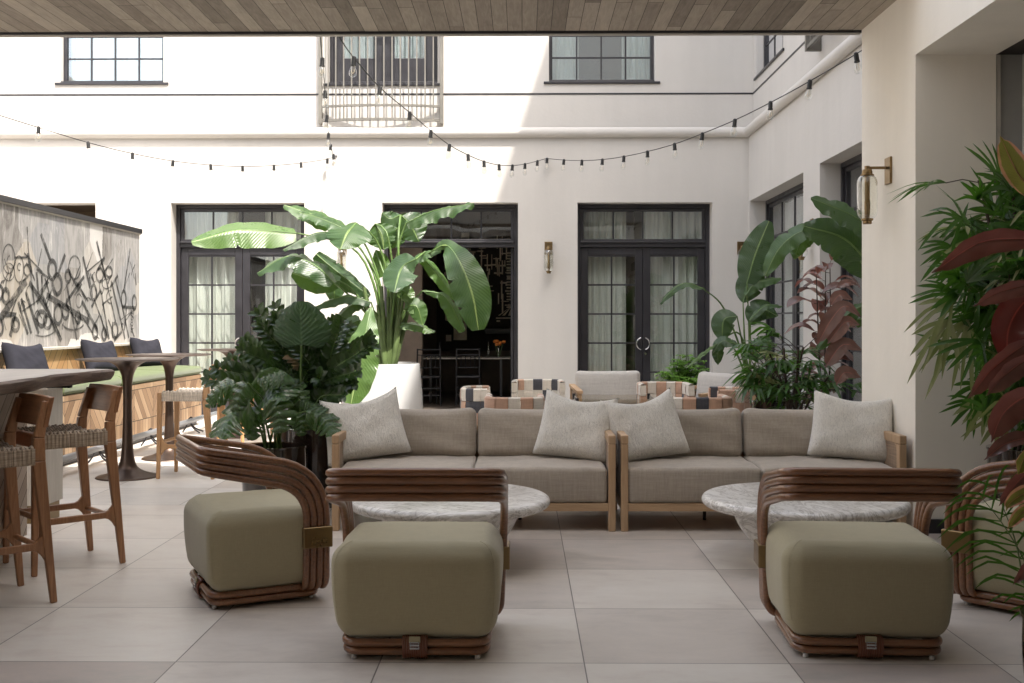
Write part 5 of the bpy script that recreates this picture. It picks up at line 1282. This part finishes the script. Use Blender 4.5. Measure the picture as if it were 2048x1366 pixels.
# ---- fans of narrow leaflets (lady palm)
def fan(mb, p, d, up, L, k, spread, hw, rr, droop=.25, dead=None):
    d = V(d).normalized(); s = d.cross(V(up)).normalized(); nn = s.cross(d).normalized()
    for i in range(k):
        a = R(-spread + 2 * spread * i / max(1, k - 1) + rr.uniform(-5, 5)); l = L * rr.uniform(.75, 1.1) * (1 - .2 * abs(2*i/max(1, k-1) - 1))
        e = (d * math.cos(a) + s * math.sin(a)).normalized(); dz = V((0, 0, -1)) * droop * l * rr.uniform(.5, 1.6)
        pts = [p, p + e * l * .5 + nn * l * .05 + dz * .18, p + e * l + dz]
        leaf(mb, pts, hw * rr.uniform(.8, 1.25), nn + V((rr.uniform(-.3, .3), rr.uniform(-.3, .3), 0)), 'blade', 14, 0, 2, 6, 0, 0)
def lady_palm(t, x, y, z0, n, zt, rx, L, hw, seed, ry=None, m='rhapis', bias=(0, 0), dry=.15, zlow=.0):
    rr = random.Random(seed); canes = MB(); A = MB(); B = MB(); ry = ry or rx
    nc = max(4, n // 6); tops = []
    for k in range(nc):
        a = rr.uniform(0, 6.28); r = rr.uniform(.02, .10); b = V((x + r*math.cos(a), y + r*math.sin(a), z0 - .05)); h = z0 + (zt - z0) * rr.uniform(.45, .95)
        tp = V((x + bias[0]*.5 + rr.uniform(-.6, .6) * rx, y + bias[1]*.5 + rr.uniform(-.6, .6) * ry, h)); canes.tube(resample(smoothpath([b, b.lerp(tp, .5) + V((0, 0, .05)), tp], 4), 8), .009, 6); tops.append((b, tp))
    for k in range(n):
        b, tp = rr.choice(tops); f = rr.uniform(.35, 1); q = b.lerp(tp, f); a = rr.uniform(0, 6.28); el = rr.uniform(-.15, .9)
        d = V((math.cos(a) * rx, math.sin(a) * ry, el * rx)).normalized(); l = rr.uniform(.12, .34) * (rx / .4); e = q + d * l + V((bias[0], bias[1], 0)) * rr.random() * .6
        e.z = max(e.z, z0 + zlow)
        canes.tube([q, q.lerp(e, .5) + V((0, 0, .02)), e], .0032, 5)
        fan(B if rr.random() < dry else A, e, d + V((0, 0, -.1)), (0, 0, 1), L * rr.uniform(.75, 1.15), rr.randint(6, 9), rr.uniform(45, 80), hw, rr, rr.uniform(.15, .55))
    canes.build('cane', M['darkstem'], t, smooth=60); A.build('foliage', M[m], t, smooth=180)
    if B.v: B.build('dry_foliage', M['palm_dry'], t, smooth=180)
xr, yr = 2.90, 6.20
t = thing('potted_lady_palm', 'dense lady palm in a dark glazed pot in front of the grey side wall', 'plant', (xr, yr, 0)); dark_pot(t, xr, yr, .215, .60)
lady_palm(t, xr, yr, .62, 84, 2.25, .46, .34, .0125, 3, .34, bias=(-.02, -.05))
rr = random.Random(9); A = MB(); B = MB(); C_ = MB()
for (u, v, Y, du, dv, L, k, drp, dry) in [(1960, 470, 6.2, -1, .30, .33, 5, .05, 0), (1985, 420, 6.2, -1, .75, .34, 5, .02, 0), (1915, 590, 6.0, -1, .06, .31, 6, .18, 0), (1900, 640, 6.0, -.7, -.8, .34, 7, .25, 1), (1935, 640, 6.0, -.5, -1, .42, 7, .25, 1),
                              (1925, 710, 6.1, -1, .5, .32, 3, .08, 0), (1950, 680, 6.0, .2, 1, .30, 4, .05, 0), (1960, 770, 6.1, -1, -.5, .24, 4, .2, 0), (2000, 360, 6.2, -.7, .8, .34, 5, 0, 0), (1905, 605, 6.0, -1, -.45, .30, 5, .4, 1), (1960, 560, 6.1, -.8, .1, .38, 6, .3, 0), (1975, 800, 6.0, -.8, -.9, .25, 5, .2, 1)]:
    p = P(u, v, Y); fan(B if dry else A, p, (du, -.25, dv), (0, -.8, .6), L, k, 38, .0125, rr, drp); C_.tube([V((xr, yr, p.z - .25)), p.lerp(V((xr, yr, p.z)), .4) + V((0, 0, .0)), p], .0035, 5)
for k in range(150):
    uu = 2100 - 190 * rr.random() ** 1.5; p = P(uu, rr.uniform(370, 850) if uu > 1950 else rr.uniform(430, 600), rr.uniform(5.8, 6.55)); dx = rr.uniform(-1, .5); dv = rr.uniform(-.6, .9)
    fan(B if rr.random() < .12 else A, p, (dx, -.3, dv), (0, -.8, .6), rr.uniform(.24, .36), rr.randint(5, 8), rr.uniform(35, 60), .0115, rr, rr.uniform(.05, .45)); C_.tube([V((xr + rr.uniform(-.1, .1), yr, max(.6, p.z - .25))), p], .0035, 5)
A.build('foliage', M['rhapis'], t, smooth=180); B.build('dry_foliage', M['palm_dry'], t, smooth=180); C_.build('leaf_stalk', M['stem'], t, smooth=60)
xq, yq = 2.33, 9.2
t = thing('potted_lady_palm', 'lady palm with drooping finger-like leaves behind the right sofa', 'plant', (xq, yq, 0)); dark_pot(t, xq, yq, .18, .40)
lady_palm(t, xq, yq, .42, 72, 1.20, .40, .27, .0135, 8, .35, bias=(-.03, -.03), dry=.12)

# ---- rubber plants
def rubber(t, x, y, z0, zt, n, seed, Lm=.2, spread=.25, lean=(0, 0)):
    rr = random.Random(seed); st = MB(); lf = MB()
    for c_ in range(3):
        b = V((x + rr.uniform(-.05, .05), y + rr.uniform(-.05, .05), z0 - .05)); tp = V((x + lean[0] + rr.uniform(-.12, .12), y + lean[1] + rr.uniform(-.12, .12), zt * rr.uniform(.85, 1)))
        st.tube(resample([b, b.lerp(tp, .5) + V((rr.uniform(-.03, .03), 0, 0)), tp], 8), [.011 - .0008 * i for i in range(9)], 7)
        for k in range(n // 3):
            f = .12 + .88 * k / (n / 3 - 1); q = b.lerp(tp, f); a = k * 2.4 + rr.uniform(-.4, .4); d = V((math.cos(a), math.sin(a), rr.uniform(.0, .6))).normalized(); l = Lm * rr.uniform(.7, 1.15)
            e = q + d * .04; st.tube([q, e], .003, 5); leaf(lf, [e, e + d * l * .5 + V((0, 0, .02)), e + d * l + V((0, 0, -l * rr.uniform(.1, .5)))], l * .27, (rr.uniform(-.3, .3), rr.uniform(-.5, .1), 1), 'ficus', 16, .002, 6, 10, 0, k)
    st.build('stem', M['darkstem'], t, smooth=60); lf.build('foliage', M['ficus'], t, smooth=180)
xf, yf = 2.74, 9.75
t = thing('potted_rubber_plant', 'burgundy-leaved rubber plant between the lady palm and the white pillar', 'plant', (xf, yf, 0)); dark_pot(t, xf, yf, .18, .36)
rubber(t, xf, yf, .36, 1.95, 48, 5, .25)
for i, (pts, hw) in enumerate([([(1722, 634, 8.6), (1690, 612), (1662, 640), (1634, 690)], 17), ([(1720, 650, 8.6), (1690, 645), (1655, 688)], 17), ([(1705, 600, 8.7), (1680, 590), (1660, 612)], 12), ([(1725, 700, 8.6), (1685, 690), (1650, 735)], 18), ([(1722, 755, 8.6), (1690, 745), (1672, 770)], 15), ([(1715, 570, 8.7), (1695, 565), (1672, 576)], 9)]):
    planted_leaf(t, pts, 9, hw, (-.1, -.8, .5), 'ficus', 'ficus', 8, .003, 0, i, None, (.006, .003), stemmat='darkstem')
xg, yg = 1.735, 3.30
t = thing('potted_rubber_plant', 'large rubber plant with burgundy and pink-edged leaves at the right edge, nearest the viewer', 'plant', (xg, yg, 0)); dark_pot(t, xg, yg, .19, .42)
ch = V((xg - .02, yg, 0))
MB().tube([(xg, yg, .36), (xg - .03, yg - .02, 1.1), (xg + .01, yg, 2.1)], [.014, .011, .006], 8).build('stem', M['darkstem'], t, smooth=60)
for i, (pts, hw, m_, n, fd) in enumerate([
 ([(2085, 410), (2035, 345), (2000, 272)], 26, 'ficus_pink', (-.5, -.9, .2), 10),
 ([(2115, 492), (2050, 478), (1960, 485), (1864, 546)], 27, 'ficus', (-.05, -.85, -.35), 16),
 ([(2100, 575), (2050, 572), (1998, 585), (1946, 612)], 19, 'ficus', (-.05, -.9, -.35), 14),
 ([(2110, 600), (2055, 600), (2018, 655), (2014, 728)], 36, 'ficus_dark', (-.3, -1, .2), 10),
 ([(2110, 690), (2050, 690), (1985, 738), (1936, 798)], 24, 'ficus', (-.1, -.9, -.3), 14),
 ([(2100, 725), (2050, 722), (2005, 755), (1972, 792)], 22, 'ficus', (-.1, -.9, -.3), 14),
 ([(2110, 800), (2060, 790), (2008, 825), (1982, 884)], 32, 'ficus', (-.1, -.95, -.2), 12),
 ([(2110, 878), (2060, 876), (2010, 888), (1968, 920)], 16, 'ficus', (0, -.7, .5), 14),
 ([(2085, 900), (2050, 915), (2036, 950)], 15, 'ficus_pink', (0, -1, 0), 10),
 ([(2100, 925), (2050, 950), (2018, 985), (1998, 1012)], 15, 'ficus', (-.1, -.9, .2), 14),
 ([(2100, 985), (2055, 985), (2020, 1006), (2012, 1022)], 16, 'ficus_pink', (-.1, -.8, .4), 14),
 ([(2100, 1020), (2050, 1022), (2014, 1058)], 13, 'ficus_pink', (-.1, -.8, .4), 14),
 ([(2090, 1090), (2050, 1140), (2026, 1170)], 11, 'ficus', (-.1, -.9, .2), 14),
 ([(2120, 640), (2170, 620), (2230, 660)], 28, 'ficus', (-.1, -.8, .5), 14), ([(2120, 760), (2170, 740), (2230, 790)], 28, 'ficus', (-.1, -.8, .5), 14), ([(2110, 450), (2160, 400), (2230, 420)], 28, 'ficus', (-.1, -.8, .5), 14),
 ]):
    Y0 = 3.25; s = P(2104, pts[0][1] + 14, yg); s.z += 0
    sp = pxs(pts, Y0 - .05 * (i % 3)); hw_ = hw * Y0 / F
    leaf(MB(), sp, hw_, n, 'ficus', fd, .0035, 10, 30, 0, i, curl=.22).build('leaf', M[m_], t, smooth=180)
    stx = V((xg - .02, yg, max(.45, sp[0].z - .03))); MB().tube([stx, sp[0]], .0035, 6).tube([p + V(n).normalized() * -.001 for p in resample(sp, 10)], [.003 - .00022 * k for k in range(11)], 5).build('leaf_stalk', M['binding'], t, smooth=60)
# small feather palm in front of it
xa, ya = 2.00, 3.75
t = thing('feather_palm', 'small green feather palm frond rising in front of the right-hand lounge chair', 'plant', (xa, ya, 0)); dark_pot(t, xa, ya, .12, .30)
rr = random.Random(2); A = MB(); S = MB()
for pts in ([(2110, 1330), (2060, 1150), (2010, 1055), (1955, 985)], [(2110, 1330), (2052, 1180), (2030, 1080), (1985, 960)], [(2110, 1330), (2100, 1150), (2110, 1000), (2150, 900)], [(2110, 1330), (2150, 1150), (2200, 1050)]):
    sp = resample(smoothpath(pxs(pts, 3.55), 6), 26); S.tube(sp, [.005 - .00016 * i for i in range(27)], 6)
    for i in range(7, 27, 2):
        T = (sp[min(i+1, 26)] - sp[i-1]).normalized(); s = T.cross(V((0, -1, 0))).normalized()
        for sg in (-1, 1):
            L = .19 * math.sin(math.pi * (i - 4) / 25) + .04; e = (T * .55 + s * sg * .75 + V((0, rr.uniform(-.3, .3), 0))).normalized()
            leaf(A, [sp[i], sp[i] + e * L * .6, sp[i] + e * L + V((0, 0, -L * .35))], .0042, (0, -1, .3), 'blade', 10, 0, 2, 5, 0, 0)
S.build('leaf_stalk', M['stem'], t, smooth=60); A.build('foliage', M['rhapis'], t, smooth=180)

# ---- bushes
def bush(t, x, y, z0, zt, r, n, L, hw, m, seed, whorl=5, up=.5, stemm='darkstem'):
    rr = random.Random(seed); S = MB(); A = MB()
    for k in range(n):
        a = rr.uniform(0, 6.28); rad = r * math.sqrt(rr.random()); h = z0 + (zt - z0) * (1 - .55 * (rad / r) ** 2) * rr.uniform(.45, 1)
        tp = V((x + rad*math.cos(a), y + rad*math.sin(a), h)); b = V((x + .2*rad*math.cos(a), y + .2*rad*math.sin(a), z0))
        pth = resample(smoothpath([b, b.lerp(tp, .55) + V((0, 0, .06)), tp], 4), 6); S.tube(pth, .0035, 5)
        for f in (3, 4, 5, 6):
            for w_ in range(whorl):
                an = rr.uniform(0, 6.28); d = V((math.cos(an), math.sin(an), rr.uniform(-.1, 1) * up)).normalized(); l = L * rr.uniform(.6, 1.15)
                leaf(A, [pth[f], pth[f] + d*l*.5, pth[f] + d*l + V((0, 0, -l*.25))], hw * rr.uniform(.8, 1.2), (rr.uniform(-.4, .4), rr.uniform(-.6, .2), 1), 'oval', 10, 0, 2, 4, 0, 0)
    S.build('stem', M[stemm], t, smooth=60); A.build('foliage', M[m], t, smooth=180)
xn, yn = (1370 - 1045) * 13.1 / F, 13.1
t = thing('potted_bush', 'bright green bush in front of the shaded double door', 'plant', (xn, yn, 0)); dark_pot(t, xn, yn, .20, .42, 'greypot')
bush(t, xn, yn, .42, 1.03, .32, 46, .10, .018, 'nandina', 4, 6, .5)
xs_, ys_ = (1535 - 1045) * 9.7 / F, 9.7
t = thing('potted_shrub', 'feathery grey-green shrub in a dark pot behind the right sofa', 'plant', (xs_, ys_, 0)); dark_pot(t, xs_, ys_, .155, .61)
bush(t, xs_ - .02, ys_, .60, 1.07, .24, 80, .05, .0035, 'shrubleaf', 6, 10, 1.4)

# ---- dark foliage group left of the sofa
x4, y4 = -1.51, 7.82
t = thing('potted_foliage_plant', 'dense dark glossy-leaved plant in a tall black pot at the end of the left sofa', 'plant', (x4, y4, 0)); dark_pot(t, x4, y4, .255, .56, 'blackpot', .19)
rr = random.Random(12); S = MB(); A = MB(); D = MB()
tips = [(435, 735), (425, 760), (455, 720), (480, 700), (500, 690), (525, 632), (540, 650), (560, 640), (590, 660), (620, 650), (650, 660), (680, 645), (700, 655), (738, 690), (735, 680), (720, 700), (715, 740), (700, 770), (690, 790), (560, 690), (530, 700), (600, 700), (640, 700), (660, 690), (590, 720),
        (470, 760), (500, 760), (540, 740), (575, 690), (615, 740), (650, 740), (680, 720), (520, 660), (555, 620), (690, 690), (480, 745), (625, 690), (600, 640), (665, 640), (450, 770), (500, 720), (640, 760)]
for k, (u, v) in enumerate(tips):
    Y = y4 + rr.uniform(-.42, .22); tp = P(u + rr.uniform(-8, 8), v + rr.uniform(-8, 8), Y); b = V((x4 + rr.uniform(-.13, .13), y4 + rr.uniform(-.13, .13), .5))
    mid = b.lerp(tp, .5) + V((-(tp.x - b.x) * .22, 0, .12)); pth = resample(smoothpath([b, mid, tp], 6), 20); S.tube(pth, [.012 - .0005 * i for i in range(21)], 6)
    dead = k in (19, 22, 24)
    for i in range(7, 21):
        T = (pth[min(i+1, 20)] - pth[i-1]).normalized(); ref = V((rr.uniform(-.2, .2), -1, .4)); s = T.cross(ref).normalized()
        for sg in (-1, 1):
            l = .125 * rr.uniform(.8, 1.15) * (1 - .35 * (i - 7) / 14); d = (s * sg * .85 + T * .6 + V((0, rr.uniform(-.25, .1), .1))).normalized()
            leaf(D if dead and i > 12 else A, [pth[i], pth[i] + d*l*.5 + V((0, -.003, .004)), pth[i] + d*l], l * .31, ref + V((0, 0, .5)), 'oval', 14, 0, 4, 7, 0, 0)
    leaf(A, [tp, tp + T * .07], .018, (0, -1, .5), 'oval', 8, 0, 4, 6, 0, 0, False)
S.build('stem', M['stem'], t, smooth=60); A.build('foliage', M['zz'], t, smooth=180); D.build('dry_foliage', M['zz_dry'], t, smooth=180)
# elephant-ear leaf
def earleaf():
    cx, cy, Y = 603, 688, 7.45; c = P(cx, cy, Y); ax = P(603, 603, Y) - c; sx = V((1, 0, 0)); vs = [c]; us = [(.5, 0)]; fs = []
    A_ = MB(); hw = 58 * Y / F; Hh = ax.length
    def fn(u, v):
        s = 2*u - 1; t_ = v; w = hw * (math.sin(math.pi * min(1, (t_ * .90 + .06)) ** .72) ** .62) * (1 + .035 * math.sin(t_ * 46)); rip = .010 * math.sin((t_ - abs(s) * .35) * 40) * abs(s)
        return c + sx * (s * w) + V((0, 0, 1)) * Hh * (t_ - .10 * abs(s) * (1 - t_)) + V((0, -1, 0)) * (-.05 * s * s + rip + .05 * t_)
    return A_.grid(fn, 16, 30)
earleaf().build('leaf', M['alocasia'], t, smooth=180)
MB().tube(resample(smoothpath([V((x4 + .02, y4 - .1, .5)), P(604, 780, 7.6), P(603, 690, 7.46)], 6), 10), .008, 7).build('leaf_stalk', M['stem'], t, smooth=60)

x5, y5 = -1.695, 7.33
t = thing('potted_split_leaf_plant', 'split-leaf plant in a black glazed pot in front of the taller dark plant', 'plant', (x5, y5, 0)); dark_pot(t, x5, y5, .218, .48, 'blackpot', .18)
MB().lathe([(.181, .0005), (.206, .20), (.222, .3)], (x5, y5, 0), 40).build('pot_lower_band', M['greypot'], t, smooth=50)
def monstera(spine, hw, n, seed, fold=-12):
    rr = random.Random(seed); sp = resample(smoothpath(spine, 6), 40); n = V(n).normalized(); vs = []; us = []; nv = 40; nu = 12
    cuts = [(.36, .62), (.56, .66), (.74, .5)]; fo = R(fold)
    for j in range(nv + 1):
        t_ = j / nv; T = (sp[min(j+1, nv)] - sp[max(j-1, 0)]).normalized(); side = T.cross(n).normalized(); nn = side.cross(T).normalized()
        w = hw * 1.12 * (math.sin(math.pi * min(1, t_ * .93 + .05) ** .72) ** .6)
        for i in range(nu + 1):
            s = 2*i/nu - 1; k = 1
            for ci, (c_, dp) in enumerate(cuts):
                cc = c_ + (.05 if s > 0 else 0) + .02 * math.sin(seed + ci)
                e = abs(t_ - cc) / .030
                if e < 1: k = min(k, 1 - dp * (1 - e * e * .8))
            a = abs(s)
            vs.append(sp[j] + side * (s*w*k*math.cos(fo)) + T * (a*k*w*.30) + nn * (a*k*w*math.sin(fo) - .25*w*a*a*k + .006*math.sin(t_*30 + seed))); us.append(((s*k + 1)/2, t_))
    return MB().add(vs, [(j*(nu+1)+i, j*(nu+1)+i+1, (j+1)*(nu+1)+i+1, (j+1)*(nu+1)+i) for j in range(nv) for i in range(nu)], us)
for i, (pts, hw, n) in enumerate([
 ([(520, 742, 7.2), (545, 770), (560, 800, 7.0)], 42, (0, -.8, .6)), ([(500, 800, 7.1), (465, 830), (432, 872, 6.95)], 44, (-.3, -.8, .5)), ([(470, 770, 7.2), (445, 775), (412, 800)], 26, (-.3, -.8, .5)),
 ([(495, 765, 7.1), (478, 790), (470, 830)], 28, (-.3, -1, .3)), ([(570, 745, 7.1), (545, 752), (515, 760)], 24, (0, -.6, .8)), ([(612, 822, 7.1), (645, 835), (668, 868, 7.0)], 28, (.1, -.8, .6)),
 ([(540, 800, 7.0), (555, 825), (560, 865)], 32, (.1, -1, .3)), ([(585, 830, 7.1), (600, 845), (602, 872)], 18, (.2, -.9, .3)), ([(525, 820, 7.1), (505, 840), (500, 880)], 26, (-.1, -1, .3)), ([(560, 770, 7.3), (590, 780), (610, 810)], 26, (.2, -.9, .4)),
 ([(600, 800, 7.2), (625, 810), (650, 815)], 16, (.1, -.6, .8)), ([(455, 800, 7.3), (430, 800), (410, 812)], 14, (-.2, -.6, .7))]):
    sp = pxs(pts, 7.2); monstera(sp, hw * 7.1 / F, n, i).build('leaf', M['monstera'], t, smooth=180)
    b = V((x5 + .05 * math.cos(i * 2), y5 + .05 * math.sin(i * 2), .43)); m_ = b.lerp(sp[0], .55) + V(((b.x - sp[0].x) * .25, 0, .05))
    MB().tube(resample(smoothpath([b, m_, sp[0]], 6), 10), [.009 - .0004 * k for k in range(11)], 7).build('leaf_stalk', M['stem'], t, smooth=60)
# ================================================================== CAMERA, LIGHT, WORLD
cd = bpy.data.cameras.new('camera'); cam = bpy.data.objects.new('camera', cd); COL.objects.link(cam)
cam.location = (0, 0, H); cam.rotation_euler = (R(90), 0, TH); cd.sensor_width = 36; cd.lens = F / 2048 * 36
cd.shift_y = -(683 - V0) / 2048; cd.clip_end = 300; cd.clip_start = .05
scene.camera = cam
T_ = 1.9; sd = V((-.32 * T_, 1, -T_)).normalized()
sl = bpy.data.lights.new('sun', 'SUN'); sl.energy = 2.0; sl.angle = R(.53); sl.color = (1, .94, .86)
so = bpy.data.objects.new('sun', sl); COL.objects.link(so); so.rotation_euler = sd.to_track_quat('-Z', 'Y').to_euler(); so.location = (4, -4, 12)
wd = bpy.data.worlds.new('World'); scene.world = wd; wd.use_nodes = True; nt = wd.node_tree
bg = nt.nodes['Background']; sk = nt.nodes.new('ShaderNodeTexSky'); sk.sky_type = 'NISHITA'; sk.sun_disc = False
sk.dust_density = 3.5; sk.air_density = 1.0; sk.ozone_density = .6; sk.sun_elevation = math.asin(-sd.z); sk.sun_rotation = math.atan2(-sd.x, -sd.y)
hs = nt.nodes.new('ShaderNodeHueSaturation'); hs.inputs['Saturation'].default_value = .48; mt = nt.nodes.new('ShaderNodeMix'); mt.data_type = 'RGBA'; mt.blend_type = 'MULTIPLY'; mt.inputs[0].default_value = 1; mt.inputs[7].default_value = (1.02, 1, .97, 1); nt.links.new(sk.outputs[0], hs.inputs['Color']); nt.links.new(hs.outputs[0], mt.inputs[6]); nt.links.new(mt.outputs[2], bg.inputs[0]); bg.inputs[1].default_value = .15
scene.view_settings.view_transform = 'Standard'; scene.view_settings.look = 'None'; scene.view_settings.gamma = 1; scene.view_settings.exposure = 2.2
scene.render.engine = 'CYCLES'
c = scene.cycles; c.use_denoising = True; c.max_bounces = 10; c.diffuse_bounces = 6; c.glossy_bounces = 4; c.transparent_max_bounces = 24; c.sample_clamp_indirect = 6
try: c.denoiser = 'OPENIMAGEDENOISE'
except Exception: pass
